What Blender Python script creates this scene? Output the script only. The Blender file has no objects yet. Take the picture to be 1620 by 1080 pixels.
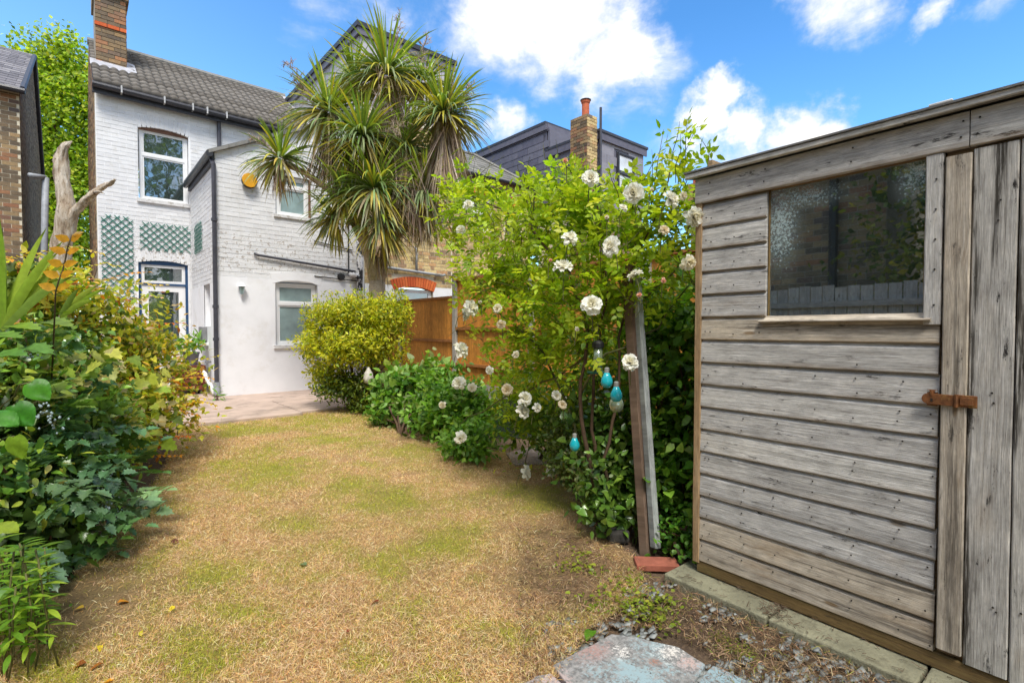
import bpy, math, random
import numpy as np
from mathutils import Vector, Matrix
rng = np.random.default_rng(7); random.seed(7)
SC = bpy.context.scene; COL = SC.collection
# ------------------------------------------------------------------ camera
HEAD = math.radians(40.8); PITCH = math.atan(20/800); EYE = 1.2
Fh = np.array([math.sin(HEAD), math.cos(HEAD), 0]); Rt = np.array([math.cos(HEAD), -math.sin(HEAD), 0]); Zu = np.array([0, 0, 1.])
FW = Fh*math.cos(PITCH) - Zu*math.sin(PITCH); UP = Fh*math.sin(PITCH) + Zu*math.cos(PITCH); OC = np.array([0, 0, EYE])
cd = bpy.data.cameras.new('camera'); cam = bpy.data.objects.new('camera', cd); COL.objects.link(cam)
cam.location = (0, 0, EYE); cam.rotation_euler = (math.pi/2 - PITCH, 0, -HEAD)
cd.sensor_width = 36; cd.lens = 800/1620*36; cd.clip_start = 0.05; cd.clip_end = 800
SC.camera = cam
def ray(px, py): return FW + Rt*(px-810)/800 + UP*(540-py)/800
def onX(px, py, X): r = ray(px, py); return OC + r*X/r[0]
def onY(px, py, Y): r = ray(px, py); return OC + r*Y/r[1]
def onZ(px, py, z=0.): r = ray(px, py); return OC + r*(z-EYE)/r[2]
def C(px, py, d): r = ray(px, py); return OC + r*d/np.dot(r, Fh)
def depth(P): return (np.asarray(P)-OC) @ FW
def proj(P):
    v = np.asarray(P)-OC; z = np.maximum(v @ FW, .05); return 810+800*(v @ Rt)/z, 540-800*(v @ UP)/z
# ------------------------------------------------------------------ exposure, sky, sun
SC.view_settings.view_transform = 'Standard'; SC.view_settings.look = 'None'; SC.view_settings.gamma = 1
SC.view_settings.use_curve_mapping = False
SC.view_settings.exposure = 1.84
SC.render.engine = 'CYCLES'
SC.cycles.max_bounces = 6; SC.cycles.diffuse_bounces = 3; SC.cycles.glossy_bounces = 3; SC.cycles.transmission_bounces = 4
SC.cycles.transparent_max_bounces = 6; SC.cycles.use_denoising = True
SC.cycles.sample_clamp_indirect = 4
def nd(nt, typ, ins=None, **props):
    n = nt.nodes.new(typ)
    for k, v in props.items(): setattr(n, k, v)
    for k, v in (ins or {}).items():
        s = n.inputs[k]
        if isinstance(v, bpy.types.NodeSocket): nt.links.new(v, s)
        else: s.default_value = v
    return n
def mth(nt, op, a, b=0., c=None, clamp=False):
    ins = {0: a, 1: b}
    if c is not None: ins[2] = c
    return nd(nt, 'ShaderNodeMath', ins, operation=op, use_clamp=clamp).outputs[0]
def mr(nt, v, a, b, c=0., d=1., smooth=False):
    return nd(nt, 'ShaderNodeMapRange', {0: v, 1: a, 2: b, 3: c, 4: d}, interpolation_type='SMOOTHSTEP' if smooth else 'LINEAR').outputs[0]
def ramp(nt, v, stops):
    n = nd(nt, 'ShaderNodeValToRGB', {0: v}); e = n.color_ramp.elements
    while len(e) < len(stops): e.new(.5)
    for i, (p, c) in enumerate(stops): e[i].position = p; e[i].color = (*c, 1) if len(c) == 3 else c
    return n.outputs[0]
def mixc(nt, f, a, b, blend='MIX'):
    n = nt.nodes.new('ShaderNodeMix'); n.data_type = 'RGBA'; n.blend_type = blend
    for s, v in ((n.inputs[0], f), (n.inputs[6], a), (n.inputs[7], b)):
        if isinstance(v, bpy.types.NodeSocket): nt.links.new(v, s)
        elif isinstance(v, (int, float)): s.default_value = v
        else: s.default_value = (*v, 1) if len(v) == 3 else v
    return n.outputs[2]
def noise(nt, vec, scale, detail=4, rough=.55, dist=0.):
    return nd(nt, 'ShaderNodeTexNoise', {'Vector': vec, 'Scale': scale, 'Detail': detail, 'Roughness': rough, 'Distortion': dist}).outputs[0]
SUN = Vector((-0.34, -0.58, 1.05)).normalized()          # towards the sun
sd = bpy.data.lights.new('sun', 'SUN'); sd.energy = 1.2; sd.angle = math.radians(18); sd.color = (1, .95, .86)
so = bpy.data.objects.new('sun', sd); COL.objects.link(so); so.rotation_euler = SUN.to_track_quat('Z', 'Y').to_euler(); so.location = (8, -8, 15)
W = bpy.data.worlds.new('World'); SC.world = W; W.use_nodes = True; wt = W.node_tree; wt.nodes.clear()
sky = nd(wt, 'ShaderNodeTexSky', sky_type='NISHITA', sun_disc=False, sun_elevation=math.asin(SUN.z), sun_rotation=math.atan2(SUN.x, SUN.y), air_density=1.1, dust_density=.4, ozone_density=1.6)
tc = nd(wt, 'ShaderNodeTexCoord'); D = tc.outputs['Generated']
sepd = nd(wt, 'ShaderNodeSeparateXYZ', {0: D})
blobs = [(900, 10, 130, 1.0), (860, 90, 80, .65), (800, 10, 120, .8), (960, 60, 90, .9), (930, 120, 50, .6), (1000, 60, 70, .45), (700, 20, 110, .42), (600, 0, 90, .5), (500, 0, 70, .46), (490, 60, 60, .45), (760, 60, 110, .5), (1020, 110, 80, .35),
         (740, 170, 55, .5), (790, 205, 50, .85), (830, 210, 30, .6), (725, 210, 40, .8), (1122, 174, 48, 1.0), (1190, 205, 55, 1.0), (1245, 208, 62, 1.1), (1295, 218, 50, 1.0), (1210, 240, 80, .8), (1130, 240, 70, .45), (1060, 250, 70, .32),
         (1330, 0, 70, .62), (1280, -10, 60, .5), (1450, 20, 40, .42), (1560, 10, 60, .42), (260, 60, 60, .2)]
wn = nd(wt, 'ShaderNodeTexNoise', {'Vector': D, 'Scale': 7., 'Detail': 6., 'Roughness': .6}).outputs[1]
DW = nd(wt, 'ShaderNodeVectorMath', {0: wn, 1: (-.5, -.5, -.5)}, operation='ADD').outputs[0]; DW = nd(wt, 'ShaderNodeVectorMath', {0: DW, 1: (.2, .2, .2), 2: D}, operation='MULTIPLY_ADD').outputs[0]
acc = None
for px, py, r, w in blobs:
    v = ray(px, py); L = np.linalg.norm(v); v = v/L
    dist = nd(wt, 'ShaderNodeVectorMath', {0: DW, 1: tuple(v)}, operation='DISTANCE').outputs['Value']
    b = mr(wt, dist, 0, 1.5*r/800/L, w, 0, True)
    acc = b if acc is None else mth(wt, 'MAXIMUM', acc, b)
mp = nd(wt, 'ShaderNodeMapping', {0: D, 3: (1, 1, 1.7)})
n1 = noise(wt, mp.outputs[0], 4.2, 9, .6, .5); n2 = noise(wt, mp.outputs[0], 2.1, 5, .5, .2); n3 = noise(wt, mp.outputs[0], 13, 8, .65, .4)
# scattered cloud over the rest of the sky, away from the part in view
az = nd(wt, 'ShaderNodeVectorMath', {0: D, 1: tuple(Fh)}, operation='DOT_PRODUCT').outputs['Value']
rest = mth(wt, 'MULTIPLY', mr(wt, az, .45, .1, 0, 1, True), mr(wt, n2, .34, .52, 0, .8, True))
over = mth(wt, 'MULTIPLY', mr(wt, sepd.outputs[2], .62, .8, 0, 1, True), mr(wt, n2, .34, .52, .1, .8, True))
field = mth(wt, 'MAXIMUM', acc, mth(wt, 'MAXIMUM', rest, over))
edge = mth(wt, 'ADD', mth(wt, 'MULTIPLY', mth(wt, 'SUBTRACT', n1, .5), 1.5), mth(wt, 'MULTIPLY', mth(wt, 'SUBTRACT', n3, .5), .55))
dens = mth(wt, 'ADD', field, mth(wt, 'MULTIPLY', edge, mr(wt, field, 0, .25, 0, 1)))
mask = mr(wt, dens, .16, .92, 0, 1, True)
cshade = ramp(wt, mth(wt, 'ADD', mth(wt, 'MULTIPLY', dens, .8), mth(wt, 'MULTIPLY', mth(wt, 'SUBTRACT', n1, .5), .8)), [(.2, (.42, .50, .66)), (.5, (.62, .64, .70)), (.85, (.90, .86, .80))])
elev = mr(wt, sepd.outputs[2], .02, .5, 0, 1)
tint = ramp(wt, elev, [(0, (.86, .98, 1.0)), (.45, (.42, .70, .88)), (1, (.29, .58, .80))])
left = nd(wt, 'ShaderNodeVectorMath', {0: D, 1: tuple(-Rt)}, operation='DOT_PRODUCT').outputs['Value']
tint = mixc(wt, mr(wt, left, .05, .7, 0, .62), tint, (.68, .92, 1.04))
skyc = mixc(wt, 1., sky.outputs[0], tint, 'MULTIPLY')
skys = nd(wt, 'ShaderNodeVectorMath', {0: skyc}, operation='SCALE'); skys.inputs[3].default_value = .096
SKYS = skys
csc = nd(wt, 'ShaderNodeVectorMath', {0: cshade}, operation='SCALE'); csc.inputs[3].default_value = .47
colr = mixc(wt, mask, skys.outputs[0], csc.outputs[0])
bg = nd(wt, 'ShaderNodeBackground', {0: colr, 1: 1.0}); nd(wt, 'ShaderNodeOutputWorld', {0: bg.outputs[0]})
# ------------------------------------------------------------------ material helpers
def newmat(name):
    m = bpy.data.materials.new(name); m.use_nodes = True; nt = m.node_tree; nt.nodes.clear()
    out = nd(nt, 'ShaderNodeOutputMaterial'); b = nd(nt, 'ShaderNodeBsdfPrincipled'); nt.links.new(b.outputs[0], out.inputs[0])
    b.inputs['Roughness'].default_value = .7; b.inputs['Specular IOR Level'].default_value = .35
    return m, nt, b, out
def bump(nt, b, h, strength=.4, dist=.01):
    n = nd(nt, 'ShaderNodeBump', {'Height': h, 'Strength': strength, 'Distance': dist}); nt.links.new(n.outputs[0], b.inputs['Normal'])
def lk(nt, a, b): nt.links.new(a, b)
def plain(name, c, rough=.6, var=.25, scale=8, metal=0., bmp=.15, dirt=None, spec=.35):
    m, nt, b, o = newmat(name); pos = nd(nt, 'ShaderNodeNewGeometry').outputs['Position']
    n = noise(nt, pos, scale, 6, .6); hi = tuple(min(1, x*(1+var)) for x in c); lo = tuple(x*(1-var) for x in c)
    cc = ramp(nt, n, [(.3, lo), (.7, hi)])
    if dirt:
        n2 = noise(nt, pos, dirt[1], 7, .65); cc = mixc(nt, mr(nt, n2, dirt[2], dirt[2]+.12, 0, dirt[3] if len(dirt) > 3 else .8), cc, dirt[0])
    lk(nt, cc, b.inputs['Base Color']); b.inputs['Roughness'].default_value = rough; b.inputs['Metallic'].default_value = metal
    b.inputs['Specular IOR Level'].default_value = spec
    if bmp: bump(nt, b, noise(nt, pos, scale*12, 5, .6), bmp, .01)
    return m
def rnd(nt):
    a = nd(nt, 'ShaderNodeNewGeometry').outputs['Random Per Island']; c = nd(nt, 'ShaderNodeObjectInfo').outputs['Random']
    return mth(nt, 'FRACT', mth(nt, 'ADD', a, c))
def piecemat(name, stops, rough=.85, nscale=30, namt=.35, bmp=.35, soot=None):
    """each brick, slate or tile takes its own tone from the stops"""
    m, nt, b, o = newmat(name); pos = nd(nt, 'ShaderNodeNewGeometry').outputs['Position']; r = rnd(nt)
    cc = ramp(nt, r, stops); n = noise(nt, pos, nscale, 6, .65)
    cc = mixc(nt, 1., cc, ramp(nt, n, [(.25, (1-namt,)*3), (.75, (1+namt*.6,)*3)]), 'MULTIPLY')
    if soot:
        n2 = noise(nt, pos, soot[1], 5, .6); cc = mixc(nt, mr(nt, n2, soot[2], soot[2]+.15, 0, .75), cc, soot[0])
    lk(nt, cc, b.inputs['Base Color']); b.inputs['Roughness'].default_value = rough; bump(nt, b, n, bmp, .006)
    return m
def leafmat(name, trans=.35, rough=.45, spec=.4, var=.35, tcol=(1.45, 1.4, .6)):
    m, nt, b, o = newmat(name); at = nd(nt, 'ShaderNodeAttribute', attribute_name='col').outputs[0]; oi = nd(nt, 'ShaderNodeObjectInfo')
    c = mixc(nt, 1., at, oi.outputs['Color'], 'MULTIPLY'); pos = nd(nt, 'ShaderNodeNewGeometry').outputs['Position']
    n = noise(nt, pos, 28, 4, .6); c = mixc(nt, 1., c, ramp(nt, n, [(.3, (1-var,)*3), (.72, (1+var*.6,)*3)]), 'MULTIPLY')
    lk(nt, c, b.inputs['Base Color']); b.inputs['Roughness'].default_value = rough; b.inputs['Specular IOR Level'].default_value = spec
    tr = nd(nt, 'ShaderNodeBsdfTranslucent'); c2 = mixc(nt, 1., c, tcol, 'MULTIPLY'); lk(nt, c2, tr.inputs[0])
    mx = nd(nt, 'ShaderNodeMixShader', {0: trans, 1: b.outputs[0], 2: tr.outputs[0]}); lk(nt, mx.outputs[0], o.inputs[0])
    return m
def objvec(nt, rndoff=True):
    v = nd(nt, 'ShaderNodeTexCoord').outputs['Object']
    if rndoff:
        r = nd(nt, 'ShaderNodeObjectInfo').outputs['Random']; off = nd(nt, 'ShaderNodeCombineXYZ', {0: mth(nt, 'MULTIPLY', r, 37.), 1: 0., 2: mth(nt, 'MULTIPLY', r, 11.)})
        v = nd(nt, 'ShaderNodeVectorMath', {0: v, 1: off.outputs[0]}, operation='ADD').outputs[0]
    return v
def woodmat(name, base, light, dark, stain, stain_amt=.5, black=.5, grain=1., bmp=.6, rough=.85, knots=True, tone=.14, streak=.15, edge=0.):
    """weathered timber: grain runs along local x, z is across the board"""
    m, nt, b, o = newmat(name); v = objvec(nt); R = nd(nt, 'ShaderNodeObjectInfo').outputs['Random']
    sx = nd(nt, 'ShaderNodeSeparateXYZ', {0: v})
    vk = nd(nt, 'ShaderNodeMapping', {0: v, 3: (3.2, 1e-3, 11.)}).outputs[0]
    kd = nd(nt, 'ShaderNodeTexVoronoi', {'Vector': vk, 'Scale': 1., 'Randomness': 1.}).outputs['Distance']
    warp = mth(nt, 'MULTIPLY', mr(nt, kd, .0, .35, 1, 0, True), .014)
    wav = noise(nt, nd(nt, 'ShaderNodeMapping', {0: v, 3: (1.6, 1, 5)}).outputs[0], 1., 3)
    zz = mth(nt, 'ADD', sx.outputs[2], mth(nt, 'ADD', warp, mth(nt, 'MULTIPLY', wav, .02)))
    gv = nd(nt, 'ShaderNodeCombineXYZ', {0: mth(nt, 'MULTIPLY', sx.outputs[0], 2.2), 1: sx.outputs[1], 2: mth(nt, 'MULTIPLY', zz, 130*grain)}).outputs[0]
    g1 = noise(nt, gv, 1., 5, .62); g2 = noise(nt, nd(nt, 'ShaderNodeMapping', {0: gv, 3: (2.5, 1, 3.6)}).outputs[0], 1., 5, .65)
    g = mth(nt, 'ADD', mth(nt, 'MULTIPLY', g1, .6), mth(nt, 'MULTIPLY', g2, .4))
    c = ramp(nt, g, [(.30, tuple(d_*.5+b2*.5 for d_, b2 in zip(dark, base))), (.5, base), (.72, light)]); mot = noise(nt, nd(nt, 'ShaderNodeMapping', {0: v, 3: (9, 1, 26)}).outputs[0], 1., 6, .7); c = mixc(nt, 1., c, ramp(nt, mot, [(.32, (.72, .71, .70)), (.5, (1., 1., 1.)), (.68, (1.28, 1.27, 1.25))]), 'MULTIPLY'); fine = noise(nt, nd(nt, 'ShaderNodeMapping', {0: v, 3: (14, 1, 420)}).outputs[0], 1., 4, .7); c = mixc(nt, 1., c, ramp(nt, fine, [(.36, (.70, .69, .68)), (.5, (1., 1., 1.)), (.66, (1.28, 1.28, 1.26))]), 'MULTIPLY')
    big = noise(nt, nd(nt, 'ShaderNodeMapping', {0: v, 3: (2.2, 1, 9)}).outputs[0], 1., 4, .6)
    c = mixc(nt, mr(nt, big, .52, .72, 0, stain_amt, True), c, mixc(nt, .55, stain, c))
    blk = noise(nt, nd(nt, 'ShaderNodeMapping', {0: v, 3: (7, 1, 34)}).outputs[0], 1., 8, .75)
    bm = mth(nt, 'MULTIPLY', mr(nt, blk, .54, .62, 0, 1, True), mr(nt, noise(nt, nd(nt, 'ShaderNodeMapping', {0: v, 3: (3, 1, 10)}).outputs[0], 1.7, 3), .50, .60, 0, black, True))
    c = mixc(nt, bm, c, (.035, .032, .03))
    sn = noise(nt, nd(nt, 'ShaderNodeMapping', {0: v, 3: (.7, 1, 24)}).outputs[0], 1., 5, .6); sf = noise(nt, nd(nt, 'ShaderNodeMapping', {0: v, 3: (5, 1, 160)}).outputs[0], 1., 5, .7)
    c = mixc(nt, mth(nt, 'MULTIPLY', mr(nt, sn, .52, .62, 0, streak, True), mr(nt, sf, .38, .52)), c, (.04, .034, .026))
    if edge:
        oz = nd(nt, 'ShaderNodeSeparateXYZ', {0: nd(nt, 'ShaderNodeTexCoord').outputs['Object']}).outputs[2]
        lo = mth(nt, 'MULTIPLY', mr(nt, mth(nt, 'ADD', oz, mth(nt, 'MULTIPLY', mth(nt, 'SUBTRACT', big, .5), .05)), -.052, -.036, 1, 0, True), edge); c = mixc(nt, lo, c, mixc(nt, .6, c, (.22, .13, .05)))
    if knots:
        kc = nd(nt, 'ShaderNodeTexVoronoi', {'Vector': vk, 'Scale': 1., 'Randomness': 1.}); rn = nd(nt, 'ShaderNodeSeparateColor', {0: kc.outputs['Color']}).outputs[0]
        km = mth(nt, 'MULTIPLY', mr(nt, kd, .05, .11, 1, 0, True), mr(nt, rn, .5, .52)); c = mixc(nt, mth(nt, 'MULTIPLY', km, .75), c, tuple(x*.45 for x in stain))
    c = mixc(nt, 1., c, ramp(nt, R, [(0, (1-tone, 1-tone, 1-tone*.9)), (1, (1+tone*.5, 1+tone*.5, 1+tone*.45))]), 'MULTIPLY')
    lk(nt, c, b.inputs['Base Color']); b.inputs['Roughness'].default_value = rough; b.inputs['Specular IOR Level'].default_value = .25
    bump(nt, b, g, bmp, .004)
    return m
# ------------------------------------------------------------------ object helpers
def link(o, parent=None, **props):
    COL.objects.link(o)
    if parent is not None:
        o.parent = parent
        o.location = Vector(o.location) - Vector(ROOT.get(parent.name, (0, 0, 0)))
    for k, v in props.items():
        if v is not None: o[k] = v
    return o
ROOT = {}
def empty(name, loc, label=None, cat=None, group=None, kind=None, parent=None):
    o = bpy.data.objects.new(name, None); o.empty_display_size = .1; o.location = tuple(float(x) for x in loc)
    w = tuple(o.location); link(o, parent, label=label, category=cat, group=group, kind=kind); ROOT[o.name] = w
    return o
def tag(o, label=None, cat=None, group=None, kind=None):
    for k, v in (('label', label), ('category', cat), ('group', group), ('kind', kind)):
        if v is not None: o[k] = v
    return o
def np_mesh(name, V, T, mat, col=None, smooth=False):
    """triangle mesh from arrays"""
    me = bpy.data.meshes.new(name); V = np.ascontiguousarray(V, dtype=np.float32); T = np.ascontiguousarray(T, dtype=np.int32)
    me.vertices.add(len(V)); me.vertices.foreach_set('co', V.ravel())
    me.loops.add(T.size); me.loops.foreach_set('vertex_index', T.ravel())
    me.polygons.add(len(T)); me.polygons.foreach_set('loop_start', np.arange(0, T.size, 3, dtype=np.int32))
    if smooth: me.polygons.foreach_set('use_smooth', np.ones(len(T), dtype=bool))
    if col is not None:
        a = me.attributes.new('col', 'FLOAT_COLOR', 'POINT'); c4 = np.ones((len(V), 4), dtype=np.float32); c4[:, :3] = col; a.data.foreach_set('color', c4.ravel())
    me.update(calc_edges=True); me.materials.append(mat)
    return me
class MB:
    def __init__(s): s.V = []; s.F = []; s.C = []
    def add(s, V, F, flip=False, col=None):
        o = len(s.V); s.V += [tuple(float(x) for x in v) for v in V]
        s.F += [tuple(o+i for i in (reversed(f) if flip else f)) for f in F]; s.C += [col or (1, 1, 1)]*len(V); return s
    def box(s, a, b, M=None, col=None):
        x0, y0, z0 = a; x1, y1, z1 = b
        V = [(x0, y0, z0), (x1, y0, z0), (x1, y1, z0), (x0, y1, z0), (x0, y0, z1), (x1, y0, z1), (x1, y1, z1), (x0, y1, z1)]
        if M is not None: V = [M @ Vector(v) for v in V]
        return s.add(V, [(0, 3, 2, 1), (4, 5, 6, 7), (0, 1, 5, 4), (1, 2, 6, 5), (2, 3, 7, 6), (3, 0, 4, 7)], col=col)
    def wbox(s, W, u0, u1, z0, z1, n0, n1, col=None):
        V = [W.P(u, z, n) for z in (z0, z1) for (u, n) in ((u0, n1), (u1, n1), (u1, n0), (u0, n0))]
        return s.add(V, [(0, 3, 2, 1), (4, 5, 6, 7), (0, 1, 5, 4), (1, 2, 6, 5), (2, 3, 7, 6), (3, 0, 4, 7)], W.flip, col)
    def wprism(s, W, poly, n0, n1):
        """poly: (u,z) points counter-clockwise seen from outside"""
        k = len(poly); V = [W.P(u, z, n1) for u, z in poly] + [W.P(u, z, n0) for u, z in poly]
        F = [tuple(range(k)), tuple(range(2*k-1, k-1, -1))] + [(i, k+i, k+(i+1) % k, (i+1) % k) for i in range(k)]
        return s.add(V, F, W.flip)
    def tube(s, pts, rad, n=8, cap=True, col=None):
        pts = [np.asarray(p, float) for p in pts]; rad = [rad]*len(pts) if np.isscalar(rad) else rad; V = []; F = []; ref = None
        for i, p in enumerate(pts):
            t = pts[min(i+1, len(pts)-1)] - pts[max(i-1, 0)]; t = t/(np.linalg.norm(t)+1e-9)
            if ref is None: ref = np.array([0, 0, 1.]) if abs(t[2]) < .9 else np.array([1., 0, 0])
            x = np.cross(ref, t); x /= np.linalg.norm(x)+1e-9; y = np.cross(t, x); ref = y
            for k in range(n):
                a = 2*math.pi*k/n; V.append(p + rad[i]*(math.cos(a)*x + math.sin(a)*y))
        for i in range(len(pts)-1):
            for k in range(n):
                a, b = i*n+k, i*n+(k+1) % n; F.append((a, b, b+n, a+n))
        if cap: F.append(tuple(range(n-1, -1, -1))); F.append(tuple((len(pts)-1)*n+k for k in range(n)))
        return s.add(V, F, col=col)
    def lathe(s, c, prof, n=16, axis=2, col=None):
        """prof: (r, h)"""
        V = []; F = []
        for r, h in prof:
            for k in range(n):
                a = 2*math.pi*k/n; q = [r*math.cos(a), r*math.sin(a)]; q.insert(axis, h) if axis < 2 else q.append(h)
                V.append((c[0]+q[0], c[1]+q[1], c[2]+q[2]))
        for i in range(len(prof)-1):
            for k in range(n):
                a, b = i*n+k, i*n+(k+1) % n; F.append((a, b, b+n, a+n))
        F.append(tuple(range(n-1, -1, -1))); F.append(tuple((len(prof)-1)*n+k for k in range(n)))
        return s.add(V, F, col=col)
    def build(s, name, mat, parent=None, smooth=False, bevel=0., label=None, cat=None, group=None, kind=None, usecol=False, M=None):
        me = bpy.data.meshes.new(name); me.from_pydata(s.V, [], s.F)
        if usecol:
            a = me.attributes.new('col', 'FLOAT_COLOR', 'POINT'); c4 = np.ones((len(s.V), 4), dtype=np.float32); c4[:, :3] = np.array(s.C); a.data.foreach_set('color', c4.ravel())
        me.update(); me.materials.append(mat)
        if smooth: me.polygons.foreach_set('use_smooth', [True]*len(me.polygons))
        o = bpy.data.objects.new(name, me)
        if M is not None: o.matrix_world = M
        if parent is None and M is None and s.V:      # top-level mesh: origin at its base
            A = np.array(s.V); c = Vector(((A[:, 0].min()+A[:, 0].max())/2, (A[:, 1].min()+A[:, 1].max())/2, A[:, 2].min()))
            me.transform(Matrix.Translation(-c)); o.location = c
            ROOT[name] = tuple(c)
        w = tuple(o.matrix_basis.translation)
        link(o, parent, label=label, category=cat, group=group, kind=kind)
        ROOT[o.name] = w
        if bevel:
            md = o.modifiers.new('edge', 'BEVEL'); md.width = bevel; md.segments = 2; md.limit_method = 'ANGLE'; md.angle_limit = math.radians(40)
        return o
class Wall:
    def __init__(s, o, u, n):
        s.o = np.array(o, float); s.u = np.array(u, float); s.n = np.array(n, float)
        s.flip = np.dot(np.cross(s.u, Zu), s.n) < 0
    def P(s, u, z, n=0.): return s.o + s.u*u + Zu*z + s.n*n
    def mat(s): # local x=u, y=-n.., z
        M = Matrix.Identity(4)
        for i in range(3): M[i][0] = s.u[i]; M[i][1] = -s.n[i]; M[i][2] = Zu[i]
        return M
def place(name, me, M, parent, color=None, **kw):
    o = bpy.data.objects.new(name, me); o.matrix_world = M
    if parent is not None:
        off = ROOT.get(parent.name, (0, 0, 0)); M = M.copy()
        for i in range(3): M[i][3] -= off[i]
    COL.objects.link(o); o.parent = parent; o.matrix_local = M
    if color is not None: o.color = (float(color[0]), float(color[1]), float(color[2]), 1)
    for k, v in kw.items():
        if v is not None: o[k] = v
    return o
_cube = {}
def cube_mesh(name, mat):
    k = (name, mat.name)
    if k not in _cube:
        b = MB().box((-.5, -.5, -.5), (.5, .5, .5)); me = bpy.data.meshes.new(name); me.from_pydata(b.V, [], b.F); me.update(); me.materials.append(mat); _cube[k] = me
    return _cube[k]
def inframe(P, m=40):
    x, y = proj(P); return (x > -m) & (x < 1620+m) & (y > -m) & (y < 1080+m) & (depth(P) > .2)
# ------------------------------------------------------------------ masonry
def cells(u0, u1, row0, row1, openings):
    iv = [(u0, u1)]; zc = (row0+row1)/2
    for a, b, c, d in openings:
        if c < zc < d:
            nv = []
            for x, y in iv:
                if b <= x or a >= y: nv.append((x, y)); continue
                if a > x: nv.append((x, a))
                if b < y: nv.append((b, y))
            iv = nv
    return iv
def bricks(root, W, u0, u1, z0, z1, mat, openings=(), top=None, quota=100, L=.225, H=.079, gap=.011, proud=.006, flemish=False, name='brick', lmat=None, head_end=False):
    R = []; k = 0; z = z0
    while z < z1-.02:
        for a, b in cells(u0, u1, z, z+H, openings):
            unit = (L+L/2) if flemish else L
            x = math.floor((a-u0)/unit)*unit + u0 - (L*.75 if flemish else L/2)*(k % 2); j = 0
            while x < b:
                for w in ((L, L/2) if flemish else (L,)):
                    p, q = max(x, a), min(x+w, b)
                    if q-p > .04 and (top is None or z+H*.8 < top((p+q)/2)): R.append((p+gap/2, q-gap/2, z+gap/2, min(z+H, z1)-gap/2))
                    x += w
        z += H; k += 1
    R = np.array(R); cen = np.array([W.P((r[0]+r[1])/2, (r[2]+r[3])/2, 0) for r in R])
    score = np.where(inframe(cen), (R[:, 1]-R[:, 0])/np.maximum(depth(cen), .3), 0) * (1+.01*rng.random(len(R)))
    order = np.argsort(-score); ind = set(order[:quota][score[order[:quota]] > 0].tolist())
    mb = MB(); me = cube_mesh(name, mat); A = W.mat()
    for i, (a, b, c, d) in enumerate(R):
        pr = proud + rng.uniform(-.002, .003)
        if i in ind:
            S = Matrix.Diagonal((b-a, .03, d-c, 1)); T = Matrix.Translation(Vector(W.P((a+b)/2, (c+d)/2, pr-.015)))
            place(name, me, T @ A @ S, root)
        else: mb.wbox(W, a, b, c, d, -.02, pr)
    if mb.V: mb.build('brickwork', mat, root, kind='stuff')
def wallslab(root, W, u0, u1, z0, z1, mat, openings=(), thick=.25, top=None, name='wall', label=None, n1=0.):
    us = sorted({u0, u1, *[min(max(x, u0), u1) for o in openings for x in o[:2]]}); zs = sorted({z0, z1, *[min(max(x, z0), z1) for o in openings for x in o[2:4]]}); mb = MB()
    for i in range(len(us)-1):
        for j in range(len(zs)-1):
            uc, zc = (us[i]+us[i+1])/2, (zs[j]+zs[j+1])/2
            if any(o[0] < uc < o[1] and o[2] < zc < o[3] for o in openings): continue
            mb.wbox(W, us[i], us[i+1], zs[j], zs[j+1], -thick, n1)
    if top: mb.wprism(W, top, -thick, n1)
    return mb.build(name, mat, root, label=label)
def arch(root, W, ua, ub, zs, rise, h, mat, n=12, name='brick', proud=.007, depthn=.12):
    """soldier-brick segmental arch; voussoirs are single bricks"""
    w = (ub-ua)/2; uc = (ua+ub)/2; Rr = (w*w+rise*rise)/(2*rise); cz = zs+rise-Rr; A = math.asin(w/Rr)
    for i in range(n):
        a0 = -A + 2*A*i/n + .004; a1 = -A + 2*A*(i+1)/n - .004
        q = [(uc+Rr*math.sin(a0), cz+Rr*math.cos(a0)), (uc+Rr*math.sin(a1), cz+Rr*math.cos(a1)), (uc+(Rr+h)*math.sin(a1), cz+(Rr+h)*math.cos(a1)), (uc+(Rr+h)*math.sin(a0), cz+(Rr+h)*math.cos(a0))]
        MB().wprism(W, q, -depthn, proud+rng.uniform(0, .002)).build(name, mat, root)
def window(root, W, u0, u1, z0, z1, fmat, gmat, n=-.08, bars=(), fw=.05, name='window', sill=None, smat=None, archrise=0., inner=None):
    """frame (the window part itself), a pane per light, sill"""
    m = MB()
    d = .05
    m.wbox(W, u0, u0+fw, z0, z1, n-d, n); m.wbox(W, u1-fw, u1, z0, z1, n-d, n)
    m.wbox(W, u0+fw, u1-fw, z0, z0+fw, n-d, n); m.wbox(W, u0+fw, u1-fw, z1-fw-archrise, z1, n-d, n)
    us = [u0+fw, u1-fw]; zs = sorted([z0+fw, z1-fw-archrise] + [b for b in bars])
    for b in bars: m.wbox(W, us[0], us[1], b-.025, b+.025, n-d, n+.001)
    lights = []; lo = zs[0]
    for b in sorted(bars): lights.append((lo, b-.025)); lo = b+.025
    lights.append((lo, zs[-1]))
    s = .028
    for a, b in lights:   # inner sash
        for q in ((us[0], us[0]+s, a, b), (us[1]-s, us[1], a, b), (us[0]+s, us[1]-s, a, a+s), (us[0]+s, us[1]-s, b-s, b)):
            m.wbox(W, *q, n-d, n-.012)
    f = m.build(name, fmat, root)
    for a, b in lights: MB().wbox(W, us[0]+s, us[1]-s, a+s, b-s, n-.034, n-.028).build('pane', gmat, f)
    if sill: MB().wbox(W, u0-sill[0], u1+sill[0], z0-sill[1], z0+.003, -.1, sill[2]).build('sill', smat, f, bevel=.004)
    return f
print('base ok')
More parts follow.
